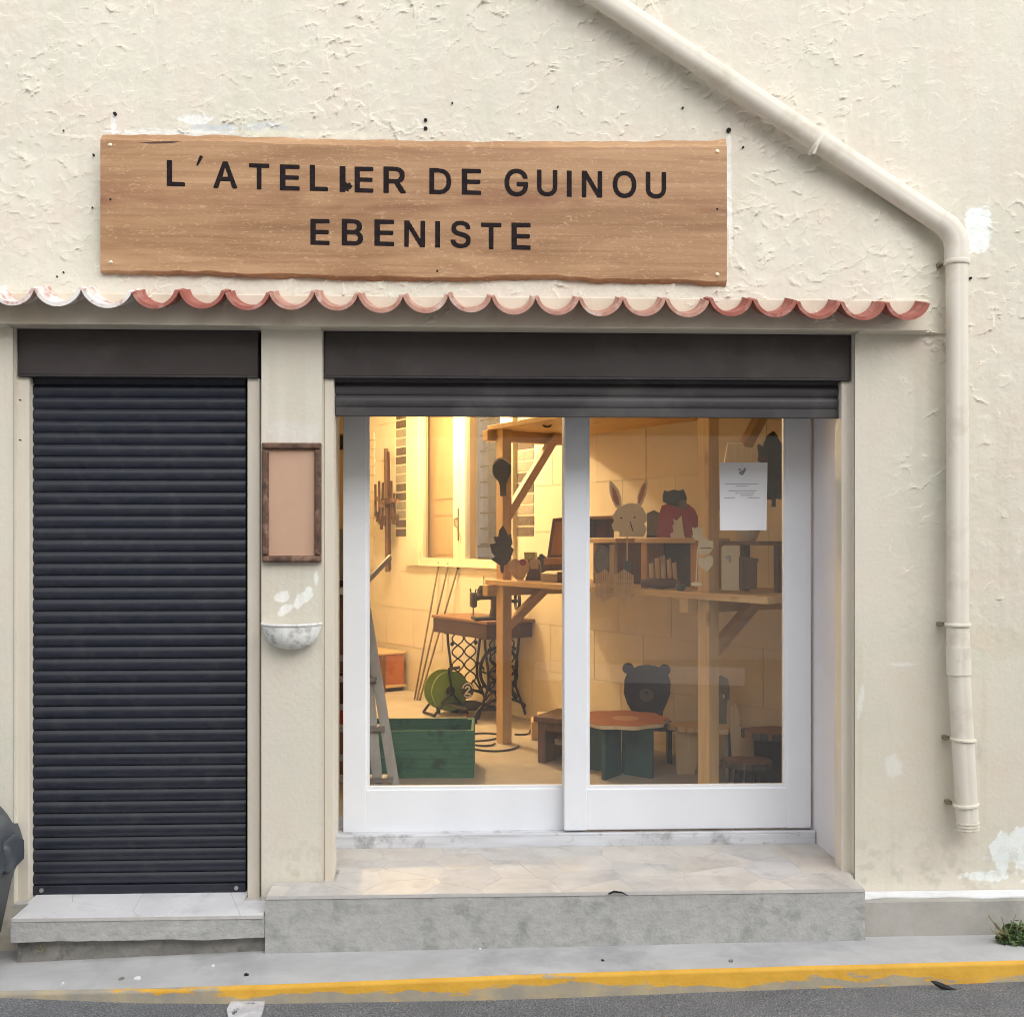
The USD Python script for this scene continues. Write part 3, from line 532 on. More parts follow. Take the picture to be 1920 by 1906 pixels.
def paving(parent, poly, z, pts, mats, sd, slope=0.0, ybase=0.0, lift=.009, nose=None):
    bed = slab(poly, z - .004, z + lift - .0006); v = bed.vertices.copy(); v[:, 2] += (v[:, 1] - ybase) * slope; bed.vertices = v; parent.part('joint_bed', bed, 'joint_mortar')
    vor = voronoi_diagram(MultiPoint(pts), envelope=poly.buffer(1)); r = random.Random(sd)
    for c in sorted(vor.geoms, key=lambda g: (round(g.centroid.x, 4), round(g.centroid.y, 4))):
        g = c.intersection(poly)
        if g.is_empty or g.area < 2e-4: continue
        g = g.buffer(-0.0016).simplify(0.001)
        if g.is_empty: continue
        if g.geom_type != 'Polygon': g = max(g.geoms, key=lambda a: a.area)
        t = slab(g, z, z + lift + r.uniform(0, .0005)); v = t.vertices.copy(); v[:, 2] += (v[:, 1] - ybase) * slope; t.vertices = v
        parent.part('paving_stone', t, 'marble_white' if nose is not None and g.centroid.y < nose and r.random() < .0 else r.choice(mats))
step = shop.part('doorstep', cat_(rough_block(sx0, sx1, -.155, .01, -0.05, ZS - 0.008, 0.011, 4), None), 'step_concrete', smooth=40); step.part('core', box(xB0 + .001, xB1 - .001, 0.0101, 0.41, -.05, ZS - .009), 'joint_mortar')
r = random.Random(3); poly = Polygon([(sx0 + .005, -.158), (sx1 - .004, -.158), (sx1 - .004, -.014), (xr0 - .005, -.014), (xr0 - .005, 0.132), (xr1 + .01, .404), (xlj - 0.05, .404), (xlj - .05, .14), (PX(629), .13), (PX(629), -.014), (sx0 + .005, -.014)]).buffer(0)
pts = [(sx0 + i * .24 + r.uniform(-.10, .10), -.12 + j * .15 + r.uniform(-.07, .07)) for i in range(11) for j in range(4)]
paving(step, poly, ZS - 0.006, pts, ['marble_a', 'marble_b', 'marble_c', 'marble_a', 'marble_b'], 9, 0.02, 0, nose=-.085)
ax0, ax1 = PX(20, -.165), PX(497, -.165) - .004; za1 = 0.222
stepA = shop.part('doorstep', rough_block(ax0, ax1, -.165, .03, 0.133, za1 - .008, 0.010, 14), 'step_concrete', smooth=40)
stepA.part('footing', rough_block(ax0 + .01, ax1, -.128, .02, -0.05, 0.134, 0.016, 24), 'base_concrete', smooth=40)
stepA.part('core', box(xA0 + .002, xA1 - .002, 0.0, 0.158, -.05, za1 - .006), 'joint_mortar')
polyA = sbox(ax0 + .004, -.168, ax1 - .003, -.012).union(sbox(PX(58, .03), -.014, PX(461, .03), .10))
pts = [(ax0 + (i + .5) * (ax1 - ax0) / 6 + r.uniform(-.08, .08), r.uniform(-.16, .06)) for i in range(7)]
paving(stepA, polyA, za1 - .007, pts, ['marble_white'], 10, 0.02, 0)
# plinth to the right of the step
shop.part('plinth', rough_block(sx1 + .004, 5.0, -.12, .02, -0.05, PZ(1690, -.12, 1750) - .0, 0.008, 33), 'plinth_concrete', smooth=40)
shop.part('plinth_capping', slab(Polygon([(sx1 + .01, -.002), (5, -.002), (5, -.118)] + [(x_, -.095 + .03 * meshkit.noise(np.array([x_ * 8, 0., 0.]))) for x_ in np.linspace(5, sx1 + .01, 120)]), PZ(1690, -.12, 1750) - .006, PZ(1690, -.12, 1750) + .004), 'white_patch')

# ---------------------------------------------------------------- room behind the doors
ZF = 0.30
UW = np.array([0.562, -0.827]); UW /= np.linalg.norm(UW); NW = np.array([-UW[1], UW[0]])      # along the back wall / into it, in (right, forward)
A0 = np.array([-0.963, 9.4])
ang_w = math.atan2((UW[0] * Rv + UW[1] * Fv)[1], (UW[0] * Rv + UW[1] * Fv)[0])
wax = UW[0] * Rv + UW[1] * Fv; way = NW[0] * Rv + NW[1] * Fv; wor = cam2w(*A0)
def wall_at(px, py, off=0.0):                            # (along the wall, height) where the line of sight meets the wall, off = metres in front of it
    k = np.array([(px - CX) / FPX, 1.0]); d = (A0 - off * NW).dot(NW) / k.dot(NW); p = d * k
    return (p - A0).dot(UW), C[2] + (HY - py) / FPX * d, d
def onwall(t): return xform(t, wax, way, wor)
aw = lambda px: wall_at(px, 1000)[0]
xleft = -1.28
aL = (xleft - wor[0]) / wax[0]; aR = (0.56 - wor[1]) / wax[1]
hq0, hq1 = aw(742), aw(1003); hz0, hz1 = wall_at(755, 1007)[1], 3.0
h0, h1 = aw(768), aw(968); hz_w = wall_at(865, 1063)[1]
hole = sbox(h0, hz_w, h1, 2.72)
solidw = sbox(aL - .3, ZF - .05, aR + .2, 3.05).difference(hole)
bw = shop.part('back_wall', onwall(plate(solidw, 0.006, 0.30)), 'room_paint')
quo = sbox(hq0, hz0, hq1, 3.05).union(hole)
zz = [ZF, .35, .68, 1.01, 1.34, 1.67, 2.0, 2.33, 2.66, 3.0]; r = random.Random(2)
toothed = aw(703)
for j in range(len(zz) - 1):
    a = max(aL, toothed) + (0.0 if j % 2 else -0.25) + r.uniform(-.03, .03)
    while a < aR:
        g = sbox(max(a, toothed) + .0022, zz[j] + .0022, min(a + .5, aR) - .0022, zz[j + 1] - .0022).difference(quo) if min(a + .5, aR) - max(a, toothed) > .02 else None
        if g is not None and not g.is_empty and g.area > 4e-4:
            dpt = r.uniform(-.0012, .0012); t = plate(g, dpt, 0.007)
            bw.part('wall_block', onwall(t), 'room_paint')
        a += .5
zq = hz0; k = 0; pit = 0.0797
while zq < 2.85:                                          # painted brick toothing in the corner, bare bricks on both sides of the window
    a1 = toothed - .004 - (0.012 if k % 2 else 0)
    bw.part('brick', onwall(plate(sbox(aL + .01, zq - .30 + .006, a1, zq - .30 + pit - .004), -0.004, 0.007)), 'room_paint')
    lt = (k // 2) % 2
    if zq < 2.75:
        for (b0, b1) in ((hq0 + .008, h0 - .012), (h1 + .012, hq1 - .01)):
            g = sbox(b0 + r.uniform(0, .01), zq + .008, b1 - r.uniform(0, .008), zq + pit - .006).buffer(-.006).buffer(.006, quad_segs=2)
            bw.part('brick', onwall(plate(g, -0.003 + r.uniform(-.001, .001), 0.0055)), 'brick_light' if lt else 'brick_dark')
    zq += pit; k += 1
bw.part('brick_mortar', onwall(cat_(plate(sbox(hq0, hz0, h0, 2.78), 0.001, .0058), plate(sbox(h1, hz0, hq1, 2.78), .001, .0058))), 'window_paint')
# window in the back wall
zt_ = 2.70; f1 = aw(794); f2 = aw(854); f3 = aw(876); f4 = aw(942); fz = wall_at(820, 1046)[1]
fr = cat_(*[plate(sbox(*q), -.035, .06) for q in ((h0, hz_w, f1 - .03, zt_), (f4 + .03, hz_w, h1, zt_), (f1 - .03, hz_w, f4 + .03, fz - .055))])
win = shop.part('window', onwall(fr), 'window_paint')
for (s0, s1, g0, g1) in ((f1 - .029, (f2 + f3) / 2 - .002, f1, f2), ((f2 + f3) / 2 + .002, f4 + .029, f3, f4)):
    sa = cat_(*[plate(sbox(*q), -.022, .025) for q in ((s0, fz - .054, g0, zt_), (g1, fz - .054, s1, zt_), (g0, fz - .054, g1, fz))])
    win.part('sash', onwall(sa), 'window_paint'); win.part('pane', onwall(plate(sbox(g0, fz, g1, zt_), .0, .003)), 'glass')
fm = (f2 + f3) / 2; zh = wall_at(865, 985)[1]
win.part('handle', onwall(cat_(tube([(fm - .03, -.024, zh + .06), (fm - .03, -.045, zh + .05), (fm - .02, -.05, zh), (fm + .03, -.05, zh - .02), (fm + .04, -.05, zh - .09)], .008), box(fm - .012, fm + .0, -.03, -.022, zh - .12, zh + .14))), 'steel_rod')
sh_z = [(fz - .02, fz + .26), (fz + .30, fz + .62), (fz + .66, 2.7)]
sp = plate(sbox(h0 + .004, hz_w, (f2 + f3) / 2, 2.72), .13, .155)
shp = win.part('closed_shutter', onwall(sp), 'shutter_wood')
for z0_, z1_ in ((fz + .03, fz + .24), (fz + .36, fz + .44), (fz + .50, 2.6)):
    shp.part('shutter_panel', onwall(plate(sbox(f1 - .01, z0_, f2 - .03, z1_), .122, .131)), 'shutter_wood')
gr = [bar((f3 - .05, .16, z), (f4 + .06, .16, z), .012, .012) for z in np.arange(hz_w + .06, 2.7, .125)] + [bar((x, .17, hz_w), (x, .17, 2.7), .01, .01) for x in np.arange(f3 - .02, f4 + .06, .13)]
gm = [bar((f3 - .05, .2, z), (f4 + .06, .2, z), .0022, .0022) for z in np.arange(hz_w + .01, 2.7, .026)] + [bar((x, .2, hz_w), (x, .2, 2.7), .0022, .0022) for x in np.arange(f3 - .04, f4 + .06, .026)]
win.part('window_grille', onwall(cat_(*gr)), 'iron_black'); win.part('wire_mesh', onwall(cat_(*gm)), 'brick_dark')
# rest of the room
zc = 3.02
shop.part('side_wall', box(xleft - .15, xleft, .55, wor[1] + aL * wax[1] + .5, ZF - .05, zc), 'room_paint')
V = np.array([(xleft - .2, .55), (3.2, .55)] + [tuple((wor + wax * aR + way * .3)[:2]), tuple((wor + wax * (aL - .3) + way * .3)[:2])])
shop.part('ceiling', slab(Polygon(V).convex_hull, zc, zc + .2), 'room_paint')
solo('workshop_floor', slab(Polygon(V).convex_hull.union(sbox(-1.4, .42, 2.5, .6)), ZF - .1, ZF), 'floor_concrete', kind='structure')
# yard wall seen through the window
yw = onwall(cat_(plate(sbox(-9, -0.2, 3.5, 4.2), 2.0, 2.2)))
yard = Thing('yard_wall', 'grey rendered yard wall seen through the barred window', 'wall', yw.bounds.mean(0) * [1, 1, 0])
yp = yard.part('wall', yw, 'yard_grey')
yp.part('ledge', onwall(plate(sbox(-9, 1.42, 3.5, 1.52), 1.9, 2.0)), 'yard_ledge'); yp.part('upright', onwall(plate(sbox(-2.35, 1.55, -2.15, 4.0), 1.93, 2.0)), 'iron_black')
yp.part('upright', onwall(plate(sbox(-1.85, 1.55, -1.7, 4.0), 1.93, 2.0)), 'yard_ledge')

# ================================================================ THE FRONT: sign, pipe, frame, wall light
sc = P(775, 520, -.06); sign = Thing('shop_sign', 'long oak plank sign with waney edges and burnt black lettering above the tiles', 'sign', (sc[0], -.06, P(775, 530, -.07)[2]))
topl = [(188, 253), (235, 254), (400, 255), (480, 257), (560, 261), (700, 264), (850, 266), (960, 268), (1080, 266), (1200, 266), (1300, 265), (1362, 263)]
botl = [(188, 515), (300, 517), (390, 516), (420, 520), (560, 522), (640, 526), (760, 527), (860, 529), (960, 525), (1040, 524), (1110, 530), (1200, 531), (1290, 533), (1362, 536)]
YF = -.084; n = 220; pxs = np.linspace(188, 1363, n)
tz = np.interp(pxs, *zip(*topl)); bz = np.interp(pxs, *zip(*botl)); nzr = meshkit.fbm(np.stack([pxs * .03, 0 * pxs, 0 * pxs], -1), 4, 8) - .5; nz_2 = meshkit.fbm(np.stack([pxs * .04, 0 * pxs + 7, 0 * pxs], -1), 4, 18) - .5
V = []
for i in range(n):
    T1 = P(pxs[i], tz[i] + 6 * nzr[i], -.056); T2 = P(pxs[i], tz[i] + 10 + 5 * nz_2[i], YF); B2 = P(pxs[i], bz[i] - 9 + 5 * nzr[i], YF); B1 = P(pxs[i], bz[i] + 9 * nz_2[i], -.058)
    x = T2[0]; V += [(x, -.046, T1[2]), (x, -.06, T1[2] + .001), (x, YF + .006, T2[2] + .006), (x, YF, T2[2]), (x, YF, B2[2]), (x, YF + .005, B2[2] - .006), (x, -.062, B1[2]), (x, -.046, B1[2] + .004)]
k = 8; Fc = []
for i in range(n - 1):
    for j in range(k):
        l = (j + 1) % k; Fc += [(i * k + j, i * k + l, (i + 1) * k + l), (i * k + j, (i + 1) * k + l, (i + 1) * k + j)]
Fc += [(0, j + 1, j) for j in range(1, k - 1)] + [((n - 1) * k, (n - 1) * k + j, (n - 1) * k + j + 1) for j in range(1, k - 1)]
t = trimesh.Trimesh(np.array(V), np.array(Fc), process=False); t.fix_normals(); plank = sign.part('plank', t, 'oak_sign', smooth=30)
L1 = [('L', 313, 347, 301, 349), ('A', 400, 445, 303, 353), ('T', 467, 505, 307, 355), ('E', 525, 562, 309, 357), ('L', 581, 615, 310, 358), ('I', 637, 648, 312, 360), ('E', 665, 700, 313, 361), ('R', 719, 761, 313, 362),
      ('D', 805, 846, 316, 364), ('E', 866, 902, 317, 365), ('G', 946, 990, 317, 368), ('U', 1007, 1045, 319, 368), ('I', 1063, 1072, 320, 369), ('N', 1091, 1129, 321, 370), ('O', 1149, 1193, 321, 371), ('U', 1211, 1249, 323, 372)]
L2 = [('E', 582, 618, 411, 459), ('B', 641, 681, 411, 460), ('E', 702, 739, 412, 461), ('N', 758, 797, 414, 463), ('I', 816, 825, 415, 464), ('S', 845, 883, 414, 465), ('T', 902, 940, 418, 467), ('E', 959, 995, 418, 468)]
for ch, p0, p1, y0, y1 in L1 + L2:
    t = meshkit.text_mesh(ch, 1.0, 0.01, bold=True) if ch != 'I' else box(0, 1, 0, 1, 0, .01); v = t.vertices; lo, hi = v.min(0), v.max(0); a, b = P(p0, y1, YF), P(p1, y0, YF)
    u_ = (v - lo) / (hi - lo); sk = (p1 - p0) * 0.012 * 0.5 / 480
    t.vertices = np.stack([a[0] + u_[:, 0] * (b[0] - a[0]), YF - 0.0012 + 0.002 * (1 - u_[:, 2]), a[2] + u_[:, 1] * (b[2] - a[2]) - (u_[:, 0] - .5) * 2 * sk], 1)
    sign.part('letter', t, 'letter_black')
ap = Polygon([tuple(P(px, py, YF)[[0, 2]]) for px, py in ((368, 310), (371, 311), (381, 294), (375, 291))]); sign.part('apostrophe', plate(ap, YF - .0012, YF + .001), 'letter_black')
kn = blob(*P(652, 350, YF)[[0, 2]], 6 / 480, 9 / 480, 4); sign.part('knot', plate(kn, YF - .0006, YF + .001), 'letter_black')
for (px, py, mt, r_) in [(206, 272, 'brass', 4), (207, 492, 'brass', 4), (1345, 284, 'brass', 4), (1345, 515, 'brass', 4), (207, 374, 'dark_hole', 2.2), (1345, 392, 'dark_hole', 2.2), (820, 508, 'dark_hole', 2.2)]:
    t = trimesh.creation.icosphere(2, r_ / 480); t.vertices *= [1, .4, 1]; t.apply_translation(P(px, py, YF)); sign.part('screw', t, mt, smooth=True)

cr = Polygon([tuple(P(px, py, YF)[[0, 2]]) for px, py in ((260, 268), (290, 265.5), (325, 265), (338, 266), (320, 268.5), (285, 269.5))]); sign.part('crack', plate(cr, YF - .0005, YF + .001), 'walnut')
# drainpipe
pr = 0.0435; YP = -0.062
def PP(px, py): return P(px, py, YP)
pipe = Thing('drain_pipe', 'cream painted drainpipe running diagonally down the wall then straight to the ground', 'drainpipe', PP(1815, 1556))
d0, d1 = PP(1100, -22), PP(1760, 413); el_ = [PP(1760, 413), PP(1778, 426), PP(1789, 441), PP(1793.5, 460), PP(1794, 488)]
dn = (d1 - d0) / np.linalg.norm(d1 - d0); far = d0 - dn * 1.2
pipe.part('sloping_pipe', tube([far, d0, d0 + (d1 - d0) * .5, d1], pr, 22), 'pipe_paint', smooth=40)
pipe.part('elbow', tube(el_, [pr + .0004, pr + .002, pr + .003, pr + .003, pr + .003], 22), 'pipe_paint', smooth=40)
pipe.part('upright_pipe', tube([PP(1794, 489), PP(1795, 800), PP(1796, 1180)], pr - .002, 22), 'pipe_paint', smooth=40)
pipe.part('sleeve', tube([PP(1796, 1176), PP(1796.5, 1215), PP(1797, 1216)], [pr - .0005, pr - .0005, pr - .001], 22), 'pipe_paint', smooth=40)
pipe.part('sleeve', tube([PP(1796.5, 1212), PP(1798, 1264)], pr + .0025, 22), 'pipe_paint', smooth=40)
pipe.part('lower_pipe', tube([PP(1798, 1262), PP(1801, 1310), PP(1806, 1400), PP(1812, 1500), PP(1815, 1556)], pr - .0015, 22), 'pipe_paint', smooth=40)
rib = [tube([PP(1814.0, y), PP(1814.1, y + 2)], pr + .001, 22) for y in (1540, 1546, 1552)]; pipe.part('rim', cat_(*rib), 'pipe_paint', smooth=40)
def ring(px, py, w, tilt=0.0, r0=pr + .006, ax=None):
    c = PP(px, py); ax = np.array(ax if ax is not None else (tilt, 0, 1.0)); ax = ax / np.linalg.norm(ax)
    return tube([c - ax * w / 2, c - ax * w / 4, c + ax * w / 4, c + ax * w / 2], [r0 - .004, r0, r0, r0 - .004], 22)
for (px, py, w, tl) in [(1794, 492, .02, 0), (1796, 1171, .014, 0), (1806, 1386, .012, .05), (1811, 1508, .014, -.12)]:
    cl = pipe.part('clamp', ring(px, py, w, tl), 'pipe_paint', smooth=40)
    c = PP(px, py); s = box(c[0] - pr - .016, c[0] - pr + .004, -.03, .0, c[2] - .008, c[2] + .008, .002); cl.part('bracket', s, 'steel_rod')
    t = trimesh.creation.cylinder(.004, .05, sections=8); t.apply_transform(trimesh.transformations.rotation_matrix(math.pi / 2, [1, 0, 0])); t.apply_translation((c[0] - pr - .012, -.028, c[2])); cl.part('bolt', t, 'steel_rod')
c = PP(1530, 270); cl = pipe.part('clamp', tube([c - dn * .008, c - dn * .004, c + dn * .004, c + dn * .008], [pr, pr + .004, pr + .004, pr], 22), 'pipe_paint', smooth=40)
cl.part('bolt', tube([c + np.array([-.02, -.03, -.05]), c + np.array([-.01, -.045, -.02])], .006, 10), 'pipe_paint')

# empty notice frame on the pier
fx0, fx1, fz1, fz0 = PX(491, -.02), PX(602, -.02), PZ(830, -.02, 546), PZ(1054, -.02, 546); fw = 0.026
mf = Thing('notice_frame', 'empty worn brown wooden notice frame with plain peach backing on the pier', 'frame', ((fx0 + fx1) / 2, 0, fz0))
for q in ((fx0, fx1, fz1 - fw, fz1), (fx0, fx1, fz0, fz0 + fw), (fx0, fx0 + fw, fz0 + fw, fz1 - fw), (fx1 - fw, fx1, fz0 + fw, fz1 - fw)):
    o = cat_(box(q[0], q[1], -.024, .0, q[2], q[3], .003), box(q[0] + .004, q[1] - .004, -.032, -.023, q[2] + .004, q[3] - .004, .004)); mf.part('moulding', o, 'frame_brown')
mf.part('backing_board', box(fx0 + .01, fx1 - .01, -.012, -.003, fz0 + .01, fz1 - .01), 'board_peach')
# half-bowl light
bx, bz_ = P(546, 1170, -.02)[0], PZ(1170, -.03, 546); wl = Thing('wall_light', 'half bowl plaster wall light with grey dirt streaks below the notice frame', 'wall light', (bx, 0, bz_ - .1))
V, Fc = [], []; nu, nv = 64, 16; Rb = .115
for j in range(nv + 1):
    t = j / nv; ph = t * math.pi / 2
    for i in range(nu + 1):
        an = math.pi + math.pi * i / nu; rib_ = 1 - 0.035 * abs(math.sin(4.5 * (an - math.pi))) * min(1, t * 6) * 0.6; rr = Rb * math.cos(ph) ** .75 * rib_ if j < nv else .004
        V.append((bx + rr * math.cos(an), 1.0 * rr * math.sin(an) * .95 - .0, bz_ - 0.098 * math.sin(ph)))
for j in range(nv):
    for i in range(nu):
        a = j * (nu + 1) + i; Fc += [(a, a + 1, a + nu + 2), (a, a + nu + 2, a + nu + 1)]
t = trimesh.Trimesh(np.array(V), np.array(Fc), process=False); ib = t.copy(); ib.vertices = (ib.vertices - [bx, 0, bz_]) * [.93, .93, .93] + [bx, 0, bz_]; ib.faces = ib.faces[:, ::-1]
wl.part('bowl', cat_(t, ib), 'bowl_plaster', smooth=50)
an = np.linspace(math.pi, 2 * math.pi, 40); wl.part('rim', tube([(bx + Rb * .985 * math.cos(a), Rb * .94 * math.sin(a), bz_ + .001) for a in an], .006, 10), 'bowl_plaster', smooth=True)

# A4 notice on the door glass
yn = YD0 + 0.014; q = [P(1349, 867, yn), P(1439, 867, yn), P(1437, 994, yn), P(1350, 994, yn)]
nt = Thing('paper_notice', 'white printed paper sheet taped inside the right glass door', 'notice', P(1394, 994, yn))
pn = Polygon([tuple(v[[0, 2]]) for v in q]); nt.part('sheet', plate(pn, yn - .0006, yn + .0002), 'paper_white')
r = random.Random(9); ln = []
for (py, a, b) in [(907, 1360, 1421), (911, 1380, 1402), (920, 1366, 1418), (924.5, 1379, 1414), (928.5, 1389, 1411), (933, 1358, 1378), (933, 1402, 1425)]:
    x = a
    while x < b:
        w_ = r.uniform(2, 6); p0, p1 = P(x, py - .8, yn), P(min(x + w_, b), py + .8, yn); ln.append(box(p0[0], p1[0], yn - .0009, yn - .0004, p1[2], p0[2])); x += w_ + 1.2
nt.part('print', cat_(*ln), 'print_grey')
em = cat_(*[plate(blob(*P(px, py, yn)[[0, 2]], rx / 429, rz / 429, s), yn - .0009, yn - .0004) for px, py, rx, rz, s in ((1391, 886, 4.5, 5, 1), (1396, 881, 2.5, 4, 2), (1387, 880, 2.4, 2.0, 3))]); nt.part('emblem', em, 'print_grey')

# ================================================================ STREET
def zpav(x): return np.interp(x, [-6, -1.9, -0.8, 0.8, 2.3, 6], [-.03, .036, .072, .086, .092, .10])
ked = [(-420, 1866), (0, 1857), (250, 1853), (490, 1846), (720, 1837), (960, 1827), (1300, 1816), (1600, 1808), (1920, 1800), (2500, 1788)]
kp = []
for px, py in ked:
    z = 0.07
    for _ in range(8): p = G(px, py, z); z = zpav(p[0])
    kp.append((p[0], p[1], z))
kp = np.array(kp); kp = np.vstack([[-6.0, kp[0][1] - .02, zpav(-6.0)], kp, [6.5, kp[-1][1] + .06, zpav(6.5)]])
xg = np.linspace(-6, 6.5, 500); ye = np.interp(xg, kp[:, 0], kp[:, 1]) + 0.006 * (meshkit.fbm(np.stack([xg * 5, 0 * xg, 0 * xg], -1), 4, 6) - .5); ze = zpav(xg)
V = []; nyy = 10
for x, y, z in zip(xg, ye, ze):
    for j in range(nyy + 1): t = j / nyy; V.append((x, y + .014 + (0.03 - y) * t, z - (0.006 if j == 0 else 0.0) + .003 * (meshkit.fbm(np.array([x * 3, t * 2, 1.]), 3, 4) - .5)))
Fc = []
for i in range(len(xg) - 1):
    for j in range(nyy): a = i * (nyy + 1) + j; Fc += [(a, a + nyy + 1, a + nyy + 2), (a, a + nyy + 2, a + 1)]
pav = Thing('pavement', kind='structure', loc=(0, 0, 0)); pav.part('paving', trimesh.Trimesh(np.array(V), np.array(Fc), process=False), 'pavement_concrete', smooth=40)
V = []
for x, y, z in zip(xg, ye, ze):
    zr_ = 0.0 if x > -1.2 else 0.0
    V += [(x, y + .014, z - .005), (x, y + .004, z - .008), (x, y - .003, z - .018), (x, y - .012, -.08)]
Fc = []
for i in range(len(xg) - 1):
    for j in range(3): a = i * 4 + j; Fc += [(a, a + 1, a + 5), (a, a + 5, a + 4)]
t = trimesh.Trimesh(np.array(V), np.array(Fc), process=False); pav.part('kerb', t, 'kerb_yellow', smooth=40)
road = Thing('road', kind='structure')
gx = np.concatenate([[-60, -20], np.linspace(-8, 8, 90), [20, 60]]); gy = np.concatenate([[-60, -25, -12, -9], np.linspace(-7.5, 0.0, 60)])
GX, GY = np.meshgrid(gx, gy); GZ = 0.010 * (meshkit.fbm(np.stack([GX * 1.3, GY * 1.3, 0 * GX], -1), 3, 2) - .5) + np.vectorize(zpav)(GX) - np.interp(GX, [-2.3, -1.8, -1.2, -.8, .2, 2.2], [.004, .014, .045, .062, .084, .072])
V = np.stack([GX, GY, GZ], -1).reshape(-1, 3); w_ = len(gx); Fc = []
for j in range(len(gy) - 1):
    for i in range(w_ - 1): a = j * w_ + i; Fc += [(a, a + 1, a + w_ + 1), (a, a + w_ + 1, a + w_)]
road.part('asphalt', trimesh.Trimesh(V, np.array(Fc), process=False), 'asphalt', smooth=True)
mk = Polygon([tuple(G(px, py, .012)[:2]) for px, py in ((434, 1878), (455, 1874), (470, 1878), (497, 1876), (494, 1892), (486, 1915), (430, 1915), (425, 1895))]); mk = mk.difference(blob(*G(470, 1890, 0)[:2], .015, .01, 3)).difference(blob(*G(440, 1905, 0)[:2], .012, .02, 6))
zm = float(np.max([np.interp(x_, gx, GZ[-20]) for x_ in np.linspace(mk.bounds[0], mk.bounds[2], 5)])) + .007
road.part('road_marking', slab(mk, zm - .02, zm), 'road_white')

# ---- wheeled bin at the left edge
bc = G(-143, 1815, zpav(-2.2)); bc[2] = zpav(bc[0]); bn = Thing('wheeled_bin', 'dark grey plastic wheeled bin at the left edge of the pavement', 'bin', bc, rotz=0.12, world=False)
def rrect(hx, hy, r, z, n=9):
    o = []
    for cx, cy, a0 in ((hx - r, hy - r, 0), (-hx + r, hy - r, 90), (-hx + r, -hy + r, 180), (hx - r, -hy + r, 270)):
        for i in range(n + 1): a = math.radians(a0 + 90 * i / n); o.append((cx + r * math.cos(a), cy + r * math.sin(a), z))
    return o
def loft(secs):
    k = len(secs[0]); V = [p for s in secs for p in s]; Fc = []
    for i in range(len(secs) - 1):
        for j in range(k): l = (j + 1) % k; Fc += [(i * k + j, i * k + l, (i + 1) * k + l), (i * k + j, (i + 1) * k + l, (i + 1) * k + j)]
    V += [tuple(np.mean(secs[0], 0)), tuple(np.mean(secs[-1], 0))]; c0, c1 = len(V) - 2, len(V) - 1
    for j in range(k): l = (j + 1) % k; Fc += [(c0, l, j), (c1, (len(secs) - 1) * k + j, (len(secs) - 1) * k + l)]
    t = trimesh.Trimesh(np.array(V, float), np.array(Fc), process=False); return t
body = bn.part('body', loft([rrect(.215, .19, .06, .05), rrect(.235, .2, .07, .08), rrect(.29, .23, .08, .35), rrect(.305, .235, .08, .37)]), 'bin_plastic', smooth=40)
secs = []
for i in range(15):
    t = i / 14; a = t * math.pi / 2; secs.append(rrect(.31 - .20 * (1 - math.cos(a)) - .02 * t, .24 - .16 * (1 - math.cos(a)), .08 - .03 * t, .375 + .25 * math.sin(a)))
bn.part('lid', loft(secs), 'bin_plastic', smooth=80)
bn.part('hinge_lug', loft([rrect(.03, .09, .028, z) for z in (.0, .01)]), 'bin_plastic', smooth=40) if False else None
lg = box(.27, .338, -.09, .07, .35, .47, .025); bn.part('hinge_lug', lg, 'bin_plastic', smooth=50)
for sx in (-1, 1):
    t = lathe([(0, -.025), (.07, -.025), (.085, -.018), (.085, .018), (.07, .025), (0, .025)], 24); t.apply_transform(trimesh.transformations.rotation_matrix(math.pi / 2, [0, 1, 0])); t.apply_translation((sx * .20, .12, .085)); w = bn.part('wheel', t, 'rubber', smooth=40)

# ---- weeds, twig, scrap
def leaves(cx, cy, cz, n, sp, hh, sd, lsz=.018):
    r = random.Random(sd); V, Fc = [], []
    for i in range(n):
        a, rr = r.uniform(0, 6.28), sp * math.sqrt(r.random()); p = np.array([cx + rr * math.cos(a), cy + rr * math.sin(a) * .5, cz + hh * (1 - (rr / sp) ** 1.5) * r.random() + .004])
        d = np.array([r.gauss(0, 1), r.gauss(-.3, 1), r.gauss(.4, .7)]); d /= np.linalg.norm(d); s = np.cross(d, [r.gauss(0, .4), r.gauss(0, .4), 1]); s /= np.linalg.norm(s); l = lsz * r.uniform(.6, 1.3); w = l * .45
        b = len(V); V += [p, p + d * l * .5 + s * w, p + d * l, p + d * l * .5 - s * w]; Fc += [(b, b + 1, b + 2), (b, b + 2, b + 3)]
    return trimesh.Trimesh(np.array(V), np.array(Fc), process=False)
wp = G(1895, 1772, zpav(2.1)); wd = Thing('weed_clump', 'small green weed clump growing at the foot of the wall', 'weed', wp)
wd.part('foliage', leaves(*(wp + [0.035, .03, 0]), 400, .075, .085, 3, .019), 'leaf_green')
wd.part('stem', cat_(*[tube([wp + [rnd.uniform(-.01, .05), .03, 0], wp + [rnd.uniform(-.09, .12), .0, rnd.uniform(.05, .12)]], .0016, 5) for _ in range(16)]), 'stem_straw')
wp = P(80, 1775, -.135); ws = Thing('dry_weed', 'tiny dry weed sprig in the crack under the left step', 'weed', wp)
ws.part('stem', cat_(*[tube([wp + [0, 0, -.02], wp + [dx * .5, -.006, dz * .4 - .01], wp + [dx, -.012, dz]], .0012, 5) for dx, dz in ((-.02, -.005), (.012, .02), (.02, -.004), (-.006, .018), (.004, .03))]), 'stem_straw')
tp = P(1150, 1674, -.15); tw = tube([tp + [-.02, -.012, .002], tp + [.0, -.015, .012], tp + [.03, -.014, .008], tp + [.055, -.018, -.004]], [.003, .004, .003, .001], 8)
